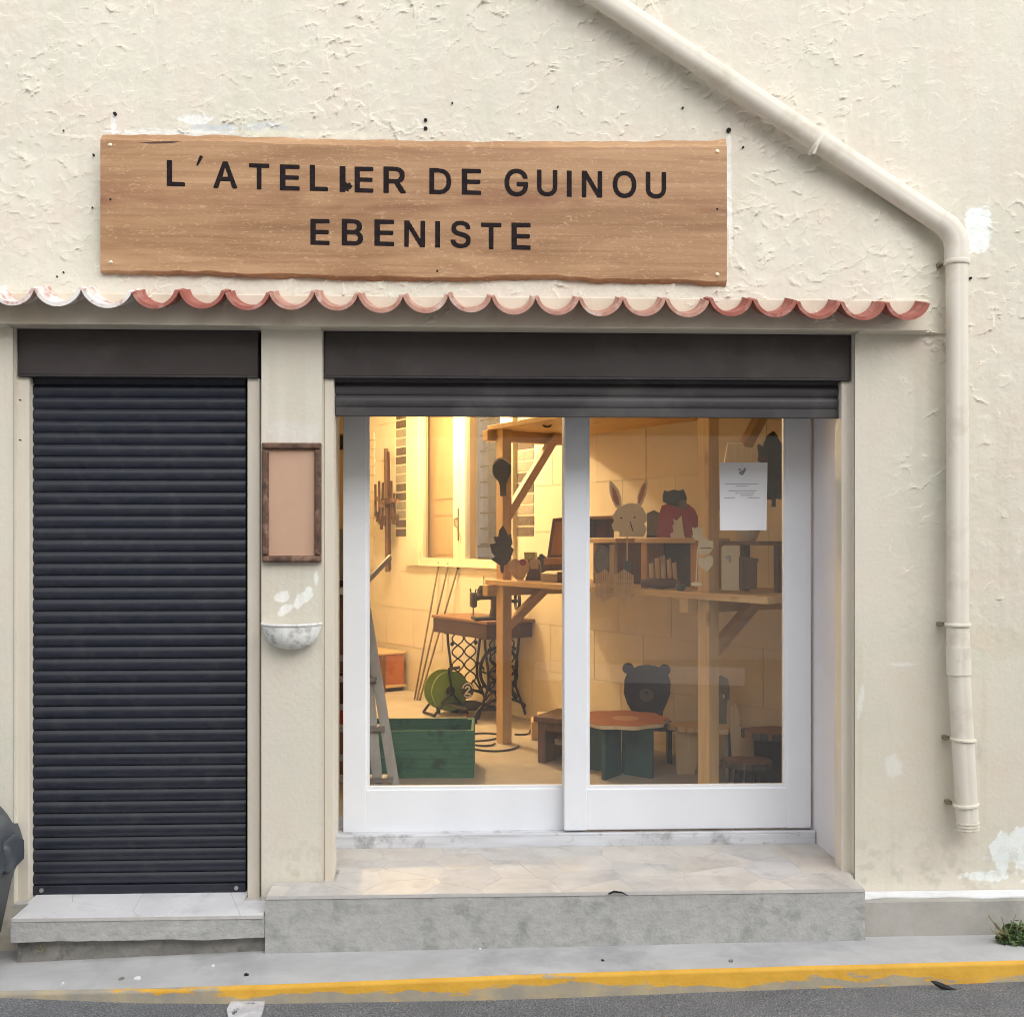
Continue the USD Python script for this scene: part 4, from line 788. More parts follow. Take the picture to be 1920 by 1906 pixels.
solo('twig', tw, 'dark_hole', 'short dark curved twig lying on the edge of the door step', 'twig')
sp_ = G(1770, 1848, .04); scp = []
for i in range(12):
    t = i / 11; x_ = 1745 + 52 * t; p = P(x_, 1838 + 17 * math.sin(t * 1.5), float(np.interp(G(x_, 1805, .09)[0], kp[:, 0], kp[:, 1])) - .05); scp.append(p)
w2 = [0.002, .009, .014, .017, .018, .018, .017, .015, .012, .009, .005, .002]
V, Fc = [], []
for p, w in zip(scp, w2): V += [p + [0, 0, w * .6], p + [0, -.006, 0], p - [0, 0, w * .6], p + [0, .004, 0]]
for i in range(11):
    for j in range(4): l = (j + 1) % 4; Fc += [(i * 4 + j, i * 4 + l, i * 4 + 4 + l), (i * 4 + j, i * 4 + 4 + l, i * 4 + 4 + j)]
t = trimesh.Trimesh(np.array(V), np.array(Fc), process=False); t.fix_normals(); solo('rubber_scrap', t, 'rubber', 'curved black scrap of rubber leaning on the yellow kerb', 'scrap')
r = random.Random(21)
for i, (px, py, s, mt) in enumerate([(258, 1833, 5, 'white_patch'), (400, 1810, 3, 'white_patch'), (118, 1842, 2, 'white_patch'), (462, 1827, 4, 'dark_hole'), (900, 1778, 2, 'white_patch'), (1130, 1800, 2.5, 'dark_hole'), (228, 1834, 4, 'base_concrete'), (1371, 1801, 4, 'base_concrete')]):
    p = G(px, py, zpav(G(px, py, .08)[0])); z = zpav(p[0]); pav.part('spot', slab(blob(p[0], p[1], s / 500, s / 500 * 1.4, 60 + i, .3, 20), z - .004, z + .003), mt)

# ---- houses across the street (mirrored faintly in the glass)
op = Thing('opposite_house', 'plain rendered house across the street, behind the viewer', 'house', (0, -9.0, 0))
op.part('wall', box(-14, 14, -10.5, -9.0, -.1, 6.5), 'opposite_render')
op.part('base_course', box(-14, 14, -9.0, -8.94, -.1, .55), 'pavement_concrete')
kb = [cam2w(0.55, 0, 0)[0], 0]
solo('kerb_block', bar((0.75, -7.1, .1), (3.0, -6.5, .1), .16, .2, b=.01), 'white_patch', 'long low white kerb block across the street, mirrored in the door glass', 'kerb block')

# ================================================================ THINGS IN THE WORKSHOP
def camrot(u): w = u[0] * Rv + u[1] * Fv; return math.atan2(w[1], w[0])
UR = np.array([1.027, -1.61]); UR /= np.linalg.norm(UR); NR = np.array([-UR[1], UR[0]])
LP = np.array([(945 - CX) / FPX * 6.91, 6.91]); RKR = camrot(UR); rko = cam2w(LP[0], LP[1], ZF)
def rk(px, py, b=None, d=None):                          # rack coordinates (along, in) of a point of the picture at distance b behind the rack's front, and its height
    k = np.array([(px - CX) / FPX, 1.0])
    if d is None: d = (LP + b * NR).dot(NR) / k.dot(NR)
    p = d * k; return np.array([(p - LP).dot(UR), (p - LP).dot(NR), C[2] + (HY - py) / FPX * d]), d
def rkw(a, b, z): p = LP + a * UR + b * NR; return cam2w(p[0], p[1], z)
rack = Thing('timber_rack', 'tall pine timber rack with diagonal braces standing along the back wall', 'rack', rko, RKR, world=False)
LEN = 1.91; SZ = 1.355 - ZF; TZ = 2.345 - ZF
for a in (0, LEN):
    rack.part('post', box(a - .04, a + .04, -.035, .035, 0, TZ, .003), 'pine_z')
    for (zb, nm) in ((TZ - .06, 'top_beam'), (SZ - .075, 'shelf_beam')):
        rack.part('cross_beam', box(a - .105, a - .041, -.10, .72, zb - .03, zb + .04, .003), 'pine_y')
    rack.part('brace', bar((a - .01, .0, SZ - .33), (a - .01, .36, SZ - .04), .055, .055, (1, 0, 0), .003), 'pine_y'); rack.part('brace', bar((a - .01, .0, TZ - .62), (a - .01, .42, TZ - .03), .055, .055, (1, 0, 0), .003), 'pine_y')
rack.part('shelf_board', box(-.13, LEN + .46, -.065, .30, SZ - .034, SZ, .003), 'pine'); rack.part('shelf_board', box(-.13, LEN + .46, .303, .70, SZ - .034, SZ, .003), 'pine')
rack.part('top_board', box(-.08, LEN + .46, -.08, .70, TZ - .02, TZ + .01, .003), 'pine')
ZSH = SZ + ZF
def standing(name, label, cat, px, b, mat_, polys, thick=.02, group=None, z=None, base=None, facing=0.55):
    """A flat cut-out standing on the rack, its outline given in picture points; it faces the street."""
    o, d = rk(px, 1000, b); w = rkw(o[0], b, z if z is not None else ZSH)
    s = d / FPX; rot_ = -TH - 0.15
    t = Thing(name, label, cat, w, rot_, group, world=False); zz0 = w[2]
    for nm, pts, mt, y0, y1 in polys:
        pl = Polygon([((x - px) * s, C[2] + (HY - y) * s - zz0) for x, y in pts]).buffer(0) if not isinstance(pts, Polygon) else affinity.affine_transform(pts, [s, 0, 0, -s, -px * s, C[2] + HY * s - zz0])
        t.part(nm, plate(pl, y0, y1), mt)
    return t, s, zz0
E = lambda cx, cy, rx, ry, n=28: [(cx + rx * math.cos(2 * math.pi * i / n), cy + ry * math.sin(2 * math.pi * i / n)) for i in range(n)]
# two little benches used as risers on the shelf
for (p0, p1, lab, b) in ((1108, 1162, 'small pale wooden bench standing on the rack shelf under the rabbit head', .20), (1197, 1312, 'wider wooden bench on the rack shelf carrying the red bear figure', .20)):
    a0, d0_ = rk(p0, 1010, b); a1, _ = rk(p1, 1010, b); zt0 = C[2] + .003 - ZSH
    bt = Thing('display_bench', lab, 'bench', rkw(a0[0], b, ZSH), RKR, world=False); ln_ = a1[0] - a0[0]
    bt.part('top_board', box(0, ln_, -.03, .22, zt0 - .026, zt0, .003), 'pine')
    for x in (.02, ln_ - .075): bt.part('leg', box(x, x + .055, .0, .19, 0, zt0 - .027, .003), 'amber_wood' if p0 > 1150 else 'brown_wood')
    bt.part('back_panel', box(.08, ln_ - .08, .12, .14, 0, zt0 - .027), 'dark_board')
ZB2 = C[2] + .003
# rabbit
ear = lambda pts: pts
el1 = [(1143, 901), (1150, 905), (1160, 918), (1165, 935), (1165, 948), (1155, 952), (1148, 938), (1143, 920)]; er1 = [(1213, 897), (1214, 910), (1211, 925), (1204, 945), (1200, 950), (1195, 946), (1195, 930), (1200, 915), (1207, 903)]
rb, s, z0 = standing('rabbit_cutout', 'cream wooden rabbit head cut-out with tall pink ears on a stick', 'decoration', 1182, .10, 'x', [
    ('face', [(1152, 962), (1158, 952), (1168, 947), (1182, 943), (1196, 945), (1205, 952), (1211, 964), (1213, 976), (1208, 981), (1212, 990), (1210, 1000), (1205, 1007), (1196, 1006), (1162, 1006), (1161, 996), (1150, 994), (1147, 983), (1152, 976), (1147, 967)], 'rabbit_cream', -.01, .01),
    ('ear', el1, 'rabbit_cream', -.009, .009), ('ear', er1, 'rabbit_cream', -.009, .009), ('inner_ear', [(1147, 910), (1154, 918), (1160, 934), (1161, 946), (1156, 946), (1150, 934)], 'rabbit_pink', -.012, -.008), ('inner_ear', [(1210, 904), (1210, 915), (1205, 932), (1200, 943), (1197, 944), (1197, 932), (1203, 914)], 'rabbit_pink', -.012, -.008),
    ('eye', E(1165, 971, 1.6, 1.8, 12), 'dark_hole', -.012, -.009), ('eye', E(1190, 970, 1.8, 1.6, 12), 'dark_hole', -.012, -.009), ('whisker', [(1181, 977), (1182.5, 977), (1188, 996), (1187, 997), (1184, 990)], 'dark_board', -.0115, -.0095),
    ('stick', [(1174.5, 1006), (1177.5, 1006), (1177.5, 1060), (1174.5, 1060)], 'plywood_pale', -.004, .004), ('base', [(1170, 1050), (1182, 1052), (1183, 1070), (1170, 1072)], 'slate_blue', -.03, .03)])
# bear in red
standing('bear_figure', 'dark bear figure in a red coat with a small pale animal shape', 'decoration', 1272, .12, 'x', [
    ('body', [(1241, 948), (1254, 944), (1270, 950), (1290, 945), (1302, 955), (1310, 972), (1312, 990), (1311, 1008), (1232, 1008), (1234, 985), (1236, 965)], 'red_paint', -.015, .01),
    ('sleeve', [(1288, 949), (1301, 956), (1309, 972), (1311, 1007), (1296, 1008), (1291, 985), (1288, 965)], 'red_paint', -.028, -.014),
    ('head', [(1246, 919), (1252, 921), (1263, 918), (1274, 920), (1281, 917), (1285, 925), (1288, 935), (1284, 945), (1270, 950), (1254, 946), (1243, 940), (1243, 928)], 'slate_blue', -.02, .008),
    ('muzzle', E(1280, 946, 8, 9), 'bear_muzzle', -.026, -.018),
    ('small_animal', [(1262, 972), (1268, 976), (1278, 967), (1280, 985), (1283, 1005), (1286, 1009), (1258, 1009), (1257, 1000), (1263, 997), (1261, 985), (1264, 981)], 'rabbit_cream', -.026, -.014)], z=ZB2)
standing('grey_panel', 'grey rounded board standing between the rabbit head and the red bear', 'board', 1226, .28, 'x', [('panel', [(1213, 962), (1226, 956), (1238, 962), (1238, 1008), (1213, 1008)], 'grey_board', -.008, .008), ('edge_strip', [(1212, 1003), (1239, 1003), (1239, 1007), (1212, 1007)], 'dark_board', -.012, -.007)], z=ZB2)
standing('wooden_box', 'brown open wooden box at the left end of the pale bench', 'box', 1128, .3, 'x', [('back', [(1106, 972), (1150, 970), (1150, 1008), (1106, 1008)], 'brown_wood', .05, .06), ('side', [(1106, 972), (1112, 972), (1112, 1008), (1106, 1008)], 'dark_board', -.04, .05), ('rim', [(1106, 968), (1150, 967), (1150, 972), (1106, 973)], 'amber_wood', -.04, .05)], z=ZB2)
# carved figure on a stick in front of the right post
cf, s, z0 = standing('carved_animal', 'small carved pale wooden animal with crown before the right post', 'figurine', 1320, -.12, 'x', [
    ('crown', [(1298, 988), (1303, 990), (1310, 987), (1318, 991), (1317, 1002), (1311, 1007), (1300, 1005)], 'rabbit_cream', -.012, .012), ('paw', [(1296, 1004), (1308, 1003), (1318, 1001), (1320, 1012), (1306, 1013)], 'rabbit_cream', -.016, .004),
    ('head', [(1312, 1014), (1320, 1006), (1327, 1012), (1337, 1014), (1337, 1026), (1332, 1035), (1325, 1040), (1312, 1040), (1308, 1028)], 'rabbit_cream', -.012, .012), ('mouth', [(1312, 1027), (1334, 1026), (1334, 1027.5), (1312, 1028.5)], 'dark_board', -.014, -.011),
    ('leaf', [(1311, 1044), (1318, 1047), (1324, 1044), (1331, 1040), (1337, 1045), (1336, 1058), (1330, 1066), (1324, 1071), (1314, 1062), (1310, 1054)], 'rabbit_cream', -.012, .012),
    ('stick', [(1307, 1030), (1309, 1030), (1306.5, 1094), (1304, 1094)], 'rabbit_cream', -.004, .004), ('foot', E(1306, 1094.5, 10, 3.5, 16), 'rabbit_cream', -.03, .03)])
# hexagon trivets hanging on the shelf edge
for i, (c, lab) in enumerate(((1134, 'left of two hexagonal slatted pine trivets hanging from the shelf edge'), (1170, 'right of two hexagonal slatted pine trivets hanging from the shelf edge'))):
    o, d = rk(c, 1000, -.085); s = d / FPX; wz = C[2] + (HY - 1097) * s; t = Thing('hexagon_trivet', lab, 'trivet', rkw(o[0], -.085, wz), -TH - .1, 'hexagonal trivets on the shelf edge', world=False); R_ = 30 * s; ns = 9
    for q in range(ns):
        x = (q - (ns - 1) / 2) / (ns / 2) * 18.3 * s; hgt = R_ * (1 - abs(x) / (20 * s) * .42); t.part('slat', box(x - 1.7 * s, x + 1.7 * s, -.012, .0, -hgt + rnd.uniform(-.002, .002), hgt, .001), 'pine_z')
    t.part('back_batten', cat_(box(-17 * s, 17 * s, 0, .008, -.03, -.015), box(-17 * s, 17 * s, 0, .008, .015, .03)), 'pine')
standing('oval_plaque', 'grey oval plaque leaning on the shelf behind the trivets', 'plaque', 1130, .05, 'x', [('disc', E(1129, 1050, 12, 22), 'grey_board', -.008, .004), ('border', Polygon(E(1129, 1050, 16, 28)).difference(Polygon(E(1129, 1050, 12, 22))), 'bear_muzzle', -.012, .004)])
standing('narrow_panel', 'narrow pale wooden panel standing upright behind the trivets', 'panel', 1147, .08, 'x', [('panel', [(1143, 1021), (1152, 1021), (1151, 1085), (1143, 1085)], 'plywood_pale', -.008, .008), ('foot', [(1138, 1080), (1158, 1080), (1158, 1087), (1138, 1087)], 'pine', -.03, .03)])
# row of dowels on a log
o, d = rk(1240, 1000, .02); s = d / FPX; dw = Thing('dowel_holder', 'five pale round dowels standing in a split log base', 'ornament', rkw(o[0], .02, ZSH), -TH - .2, world=False)
tb = tube([(-38 * s, 0, .028), (-20 * s, 0, .034), (0, 0, .03), (20 * s, 0, .034), (34 * s, 0, .026)], [.022, .028, .03, .028, .02], 12); dw.part('log_base', tb, 'brown_wood', smooth=True)
for px, yt in ((1221, 1057), (1232, 1046), (1242.5, 1042), (1254, 1048), (1264, 1055)):
    x = (px - 1240) * s; h = (1092 - yt) * s; dw.part('dowel', tube([(x + .006, 0, .045), (x, 0, .045 + h * .9), (x - .001, 0, .046 + h * .9)], [.0125, .0125, .011], 14), 'pine_z', smooth=40)
o, d = rk(1276, 1000, -.03); t = trimesh.creation.icosphere(3, .022); t.vertices *= [1.2, 1, .9]; t.apply_translation(rkw(o[0], -.03, ZSH + .02)); solo('dark_ball', t, 'slate_blue', 'dark shiny ball on the shelf beside the dowels', 'ball', smooth=True)
standing('white_birdhouse', 'tall white box with a square hole beside the right post', 'birdhouse', 1369, .05, 'x', [('front', Polygon([(1353, 1024), (1385, 1022), (1385, 1106), (1353, 1106)]).difference(Polygon([(1361, 1043), (1370, 1041), (1370, 1054), (1366, 1054), (1366, 1047), (1361, 1047)])), 'window_paint', -.012, .004), ('hole_back', [(1359, 1040), (1372, 1040), (1372, 1056), (1359, 1056)], 'paper_white', .0045, .01), ('side', [(1382, 1022), (1385, 1022), (1385, 1106), (1382, 1106)], 'dark_board', .005, .1)])
standing('dark_cabinet_box', 'dark brown small cabinet box standing right of the white birdhouse', 'box', 1402, .12, 'x', [('front', [(1386, 1047), (1419, 1052), (1419, 1104), (1386, 1104)], 'brown_wood', -.01, .06), ('lid', [(1385, 1043), (1421, 1047), (1421, 1053), (1385, 1049)], 'brown_wood', -.02, .07)])
b0, d = rk(1350, 1000, .12); b1, _ = rk(1432, 1000, .12); tb = Thing('small_table', 'small wooden stand on the shelf under the notice with a pale bowl on it', 'stand', rkw(b0[0], .12, ZSH), RKR, world=False); zt1 = C[2] - .004 * 2.7 - ZSH
tb.part('top_board', box(0, b1[0] - b0[0], -.03, .2, zt1 - .02, zt1, .003), 'brown_wood')
for x in (.02, b1[0] - b0[0] - .05): tb.part('leg', box(x, x + .03, .12, .16, 0, zt1 - .021), 'brown_wood')
o, d = rk(1391, 1000, .16); s = d / FPX; bo = lathe([(0.0, 0), (15 * s, 0), (24 * s, 21 * s), (22 * s, 21 * s), (14 * s, .004), (0, .004)], 28); bo.apply_translation(rkw(o[0], .2, ZSH + zt1)); solo('wooden_bowl', bo, 'rabbit_cream', 'pale tapered wooden bowl showing below the paper notice', 'bowl', smooth=40)
# cut-outs hanging on the posts and in the right pane
def leafpoly(pts): return Polygon(pts).buffer(0)
def hanging(name, label, cat, px, py, d, polys):
    w = W(px, py, d); t = Thing(name, label, cat, w, -TH + .05, world=False); s = d / FPX
    for nm, pts, mt, y0, y1 in polys:
        pl = Polygon([((x - px) * s, -(y - py) * s) for x, y in pts]).buffer(0); t.part(nm, plate(pl, y0, y1), mt)
hanging('mirror_board', 'dark round paddle shaped board hanging on the left post', 'board', 943, 890, 6.74, [('paddle', E(941, 880, 18, 23)[0:28], 'dark_board', -.01, .01), ('handle', [(932, 897), (953, 897), (949, 908), (949, 929), (938, 930), (937, 910)], 'dark_board', -.0095, .0095), ('rim', [(925, 872), (930, 862), (938, 857), (944, 857), (953, 863), (957, 871), (951, 866), (943, 861), (936, 861), (930, 866)], 'plywood_pale', -.013, -.008)])
def serrated(pts, cut=2.2):
    out = []
    for (x0, y0), (x1, y1) in zip(pts, pts[1:] + pts[:1]):
        n = max(1, int(math.hypot(x1 - x0, y1 - y0) / 7)); nxn, nyn = (y1 - y0), -(x1 - x0); l = math.hypot(nxn, nyn)
        for i in range(n): t = i / n; k = cut * (1 if i % 2 else -.4); out.append((x0 + (x1 - x0) * t + nxn / l * k, y0 + (y1 - y0) * t + nyn / l * k))
    return out
hanging('leaf_board', 'dark jagged leaf shaped board hanging low on the left post', 'board', 942, 1025, 6.72, [('leaf', [(943, 984), (949, 995), (953, 1004), (958, 1000), (961, 1018), (958, 1024), (963, 1030), (957, 1048), (950, 1058), (944, 1060), (943, 1070), (938, 1070), (938, 1060), (920, 1048), (928, 1043), (922, 1036), (918, 1020), (929, 1018), (925, 1006), (934, 1006), (936, 994)], 'dark_board', -.01, .01), ('stem', [(938, 1056), (945, 1056), (944, 1074), (939, 1074)], 'walnut', -.012, -.008)])
hanging('pointed_board', 'black pointed leaf shaped board hanging behind the paper notice', 'board', 1448, 870, 5.25, [('leaf', serrated([(1450, 808), (1460, 824), (1466, 838), (1471, 842), (1471, 934), (1438, 936), (1437, 890), (1424, 868), (1421, 850), (1421, 832), (1431, 838), (1435, 824), (1443, 812)], 1.2), 'iron_black', -.01, .01), ('handle', [(1448, 930), (1454, 930), (1454, 950), (1447, 950)], 'dark_board', -.008, .008), ('red_tab', [(1414, 857), (1438, 855), (1438, 866), (1414, 865)], 'walnut', -.014, -.009)])
hanging('pale_board', 'pale wooden board with cut corner showing above the paper notice', 'board', 1390, 850, 5.1, [('board', [(1364, 830), (1391, 829), (1395, 838), (1420, 842), (1420, 880), (1355, 880), (1357, 868)], 'plywood_pale', -.01, .01), ('edge', [(1364, 830), (1391, 829), (1391, 832), (1364, 833)], 'rabbit_cream', -.012, -.009)])
# things at the left end of the shelf
standing('apple_cutout', 'round pale wooden apple cut-out with red spot on the shelf by the left post', 'decoration', 974, .02, 'x', [('apple', [(955, 1055), (960, 1049), (967, 1047), (973, 1050), (980, 1047), (988, 1049), (993, 1057), (992, 1068), (986, 1077), (981, 1087), (970, 1087), (962, 1080), (955, 1070)], 'pine_z', -.012, .01), ('red_spot', E(981, 1054, 6, 6), 'red_paint', -.016, -.011)])
standing('wooden_mortar', 'turned wooden pot behind the apple cut-out', 'pot', 1000, .12, 'x', [('pot', [(990, 1050), (1002, 1046), (1012, 1052), (1014, 1070), (1014, 1087), (986, 1087), (990, 1075)], 'brown_wood', -.04, .04), ('cap', [(994, 1050), (1003, 1047), (1012, 1053), (1011, 1066), (996, 1066)], 'plywood_pale', -.045, -.039)])
standing('green_case', 'small olive green case on the rack shelf', 'case', 995, .35, 'x', [('lower_half', [(985, 1042), (1006, 1042), (1006, 1062), (985, 1062)], 'green_case', -.05, .05), ('lid', [(984, 1035), (1005, 1035), (1006, 1042), (985, 1042)], 'green_case', -.052, .052)], z=ZSH)
standing('hand_plane', 'dark metal tool with handle on the rack shelf', 'tool', 1019, .30, 'x', [('body', [(1008, 1044), (1018, 1040), (1027, 1046), (1029, 1060), (1024, 1070), (1016, 1074), (1010, 1062)], 'slate_blue', -.03, .03), ('knob', E(1015, 1041, 4, 3), 'iron_black', -.01, .01)])
standing('tilted_frame', 'amber wooden picture frame leaning on the wall above the shelf', 'frame', 1044, .40, 'x', [('frame', Polygon([(1026, 1046), (1037, 972), (1075, 968), (1075, 1046)]).difference(Polygon([(1033, 1040), (1042, 979), (1075, 975), (1075, 1040)])), 'brown_wood', -.02, .0), ('backing', [(1032, 1041), (1041, 978), (1074, 974), (1074, 1041)], 'amber_wood', -.008, .002)])
standing('board_stack', 'short stack of brown boards under the tilted frame', 'boards', 1042, .25, 'x', [('board', [(1022, 1046), (1075, 1044), (1075, 1055), (1022, 1058)], 'amber_wood', -.08, .08), ('board', [(1020, 1058), (1075, 1055), (1075, 1067), (1020, 1070)], 'brown_wood', -.08, .08)])
standing('pale_block', 'pale wooden block at the front of the rack shelf by the door stile', 'block', 1030, .02, 'x', [('block', [(1015, 1075), (1046, 1076), (1046, 1091), (1015, 1089)], 'plywood_pale', -.03, .03), ('dark_side', [(1046, 1072), (1056, 1072), (1056, 1091), (1046, 1091)], 'brown_wood', -.03, .03)])
hk = [W(1026 + 9 * math.cos(a), 792 + 8 * math.sin(a), 6.6) for a in np.linspace(-.6, 3.7, 20)]
solo('hanging_hook', tube(hk, .006, 8), 'iron_black', 'dark curved hook hanging under the top beam of the rack', 'hook', smooth=True)

# sewing table (parallel to the wall)
so = cam2w(-.607, 8.2, ZF); stb = Thing('sewing_table', 'old treadle sewing table with brown wooden top and black cast iron frame', 'sewing table', so, RKR, world=False); LT, DT = .81, .41; ZT0 = 1.038 - ZF
stb.part('tabletop', box(-.01, LT, -.01, DT, ZT0 - .022, ZT0, .004), 'walnut_top'); stb.part('drawer_front', box(.0, LT - .02, .0, DT - .02, ZT0 - .13, ZT0 - .0225, .004), 'walnut')
def curve2(fn, n=40): return [fn(t) for t in np.linspace(0, 1, n)]
for k, a in enumerate((.13, .68)):
    fr = []; b0, b1 = .03, .37; zt2, zb2 = ZT0 - .13, .03; w = .0075
    mid = (b0 + b1) / 2; 
    for sgn in (-1, 1):
        fr.append(tube(curve2(lambda t: (a, mid + sgn * (.13 + .015 * math.cos(t * 6) + .07 * max(0, t - .62) ** 1 * 2.2), zt2 + (zb2 - zt2) * t)), .010, 8))
        for ph in (0, 1):
            fr.append(tube(curve2(lambda t: (a, mid + sgn * .055 + .05 * math.sin(t * 3.2 * math.pi * 2 / 1.6 + ph * math.pi), zt2 + (zb2 + .17 - zt2) * t), 60), w * .8, 6))
        t_ = trimesh.creation.icosphere(1, .017); t_.vertices *= [.6, 1, 1]; t_.apply_translation((a, mid + sgn * .105, zt2 - .09)); fr.append(t_)
    fr.append(tube([(a, mid + .23 * math.cos(q), zb2 + .0 + .13 * math.sin(q)) for q in np.linspace(0, math.pi, 30)], .011, 8)); fr.append(tube([(a, b0, zt2), (a, b1, zt2)], .012, 8))
    for sgn in (-1, 1):
        fr.append(tube([(a, mid + sgn * .225, zb2 + .03), (a, mid + sgn * .225, 0.005)], .016, 10)); fr.append(tube([(a, mid + sgn * .14, zb2 + .13), (a, mid + sgn * .08, zb2 + .2), (a, mid + sgn * .04, zb2 + .13)], w, 6))
    sf = stb.part('side_frame', cat_(*fr), 'iron_black', smooth=40)
cb = [tube([(.13, .33, .14), (.25, .33, .22), (.40, .33, .24), (.56, .33, .22), (.68, .33, .14)], .011, 8), tube([(.13, .33, .36), (.28, .33, .28), (.40, .33, .24), (.53, .33, .28), (.68, .33, .36)], .010, 8)]
stb.part('cross_brace', cat_(*cb), 'iron_black', smooth=True)
# round badge on the near frame
bp = W(877, 1293, 7.72); 
def lp(p): v = p - so; c, s = math.cos(-RKR), math.sin(-RKR); return np.array([c * v[0] - s * v[1], s * v[0] + c * v[1], v[2]])
bl = lp(bp); tb = plate(ellipse(0, 0, .045, .058), -.008, .008); tb = tb.copy()
rotb = trimesh.transformations.rotation_matrix(-TH - RKR, [0, 0, 1]); tb.apply_transform(rotb); tb.apply_translation(bl); bd = stb.part('badge', tb, 'iron_black')
ring_ = ellipse(0, 0, .041, .053).difference(ellipse(0, 0, .034, .045)).difference(sbox(-.05, -.035, .05, .012)); s2 = shapely.LineString([(-.016, .014), (-.006, .026), (.010, .024), (.014, .010), (-.004, -.012), (-.016, -.026), (.016, -.028)]).buffer(.0055)
tb = plate(ring_.union(s2), -.0105, -.0075); tb.apply_transform(rotb); tb.apply_translation(bl); bd.part('mark', tb, 'paper_white')
# flywheel and treadle
wc = (.58, .24, .36); wr = .165
fw_ = [tube([(wc[0], wc[1] + wr * math.cos(q), wc[2] + wr * math.sin(q)) for q in np.linspace(0, 2 * math.pi, 48)[:-1]], .013, 8, True), tube([(wc[0], wc[1] + .03 * math.cos(q), wc[2] + .03 * math.sin(q)) for q in np.linspace(0, 2 * math.pi, 20)[:-1]], .012, 8, True)]
for q in np.linspace(0, 2 * math.pi, 7)[:-1]: fw_.append(tube([(wc[0], wc[1] + .03 * math.cos(q), wc[2] + .03 * math.sin(q)), (wc[0], wc[1] + .1 * math.cos(q + .25), wc[2] + .1 * math.sin(q + .25)), (wc[0], wc[1] + wr * math.cos(q), wc[2] + wr * math.sin(q))], .007, 6))
stb.part('flywheel', cat_(*fw_), 'iron_black', smooth=40)
tr = [tube([(.18, -.06, .10), (.62, -.06, .10), (.62, .26, .07), (.18, .26, .07)], .011, 8, True)] + [bar((x, -.06, .098), (x, .26, .072), .012, .006) for x in np.arange(.2, .62, .028)] + [bar((.18, y, .095 - (y + .06) * .08), (.62, y, .095 - (y + .06) * .08), .007, .006) for y in np.arange(-.03, .26, .04)]
stb.part('treadle', cat_(*tr), 'iron_black'); stb.part('pitman_rod', tube([(.60, .1, .09), (.59, .24, .31)], .007, 8), 'steel_rod')
# the machine on top
mo = W(930, 1158, 7.72); mo[2] = 1.038; sw = Thing('sewing_machine', 'dark antique sewing machine head on the treadle table', 'sewing machine', mo, -TH + .25, world=False)
sw.part('base', box(-.17, .19, -.08, .08, 0, .022, .006), 'iron_black'); sw.part('pillar', loft([rrect(.045, .05, .02, .022), rrect(.035, .04, .02, .08), rrect(.035, .04, .02, .17), rrect(.045, .04, .02, .19)]), 'dark_board', smooth=40).thing
sw.part('arm', tube([(.03, 0, .165), (-.05, 0, .178), (-.12, 0, .172), (-.165, 0, .16)], [.040, .034, .030, .032], 14), 'dark_board', smooth=40)
hd = sw.part('head', box(-.19, -.145, -.035, .035, .09, .195, .01), 'dark_board', smooth=40); hd.part('needle_bar', tube([(-.168, 0, .1), (-.168, 0, .03)], .006, 8), 'steel_rod'); hd.part('thread_guide', cat_(tube([(-.185, 0, .19), (-.19, 0, .225)], .005, 6), tube([(-.155, 0, .19), (-.148, 0, .222)], .005, 6)), 'iron_black')
sw.part('spool_pin', tube([(-.09, 0, .2), (-.09, 0, .315)], .004, 6), 'steel_rod'); sw.part('spool_pin', tube([(-.015, .02, .2), (-.015, .02, .25)], .008, 8), 'grey_metal'); sw.part('tension_knob', lathe([(0, 0), (.03, 0), (.03, .02), (.012, .05), (0, .05)], 14, (-.11, 0, .195)), 'iron_black', smooth=40)
hw = tube([(.16, .065 * math.cos(q), .13 + .065 * math.sin(q)) for q in np.linspace(0, 2 * math.pi, 30)[:-1]], .012, 8, True); sw.part('handwheel', cat_(hw, tube([(.05, 0, .13), (.17, 0, .13)], .012, 8), bar((.16, -.06, .13), (.16, .06, .13), .012, .012)), 'iron_black', smooth=40)
sw.part('winder', cat_(tube([(.165, 0, .19), (.15, 0, .235)], .005, 6), tube([(.165, 0, .19), (.182, 0, .23)], .005, 6)), 'iron_black')
pt = W(917, 1240, 8.15); cy = lathe([(0, 0), (.036, 0), (.038, .004), (.038, .26), (.041, .262), (.041, .275), (0, .275)], 20, pt * [1, 1, 0] + [0, 0, ZF + .42 - .0]); 
wst = Thing('wall_pipe_stub', 'pale plastic pipe rising behind the sewing table frame', 'pipe', (pt[0], pt[1], ZF)); wst.part('pipe', lathe([(0, 0), (.036, 0), (.036, .62), (0, .62)], 20, (pt[0], pt[1], ZF)), 'window_paint', smooth=40); wst.part('socket', lathe([(.036, .60), (.043, .60), (.043, .68), (0, .68)], 20, (pt[0], pt[1], ZF)), 'window_paint', smooth=40)

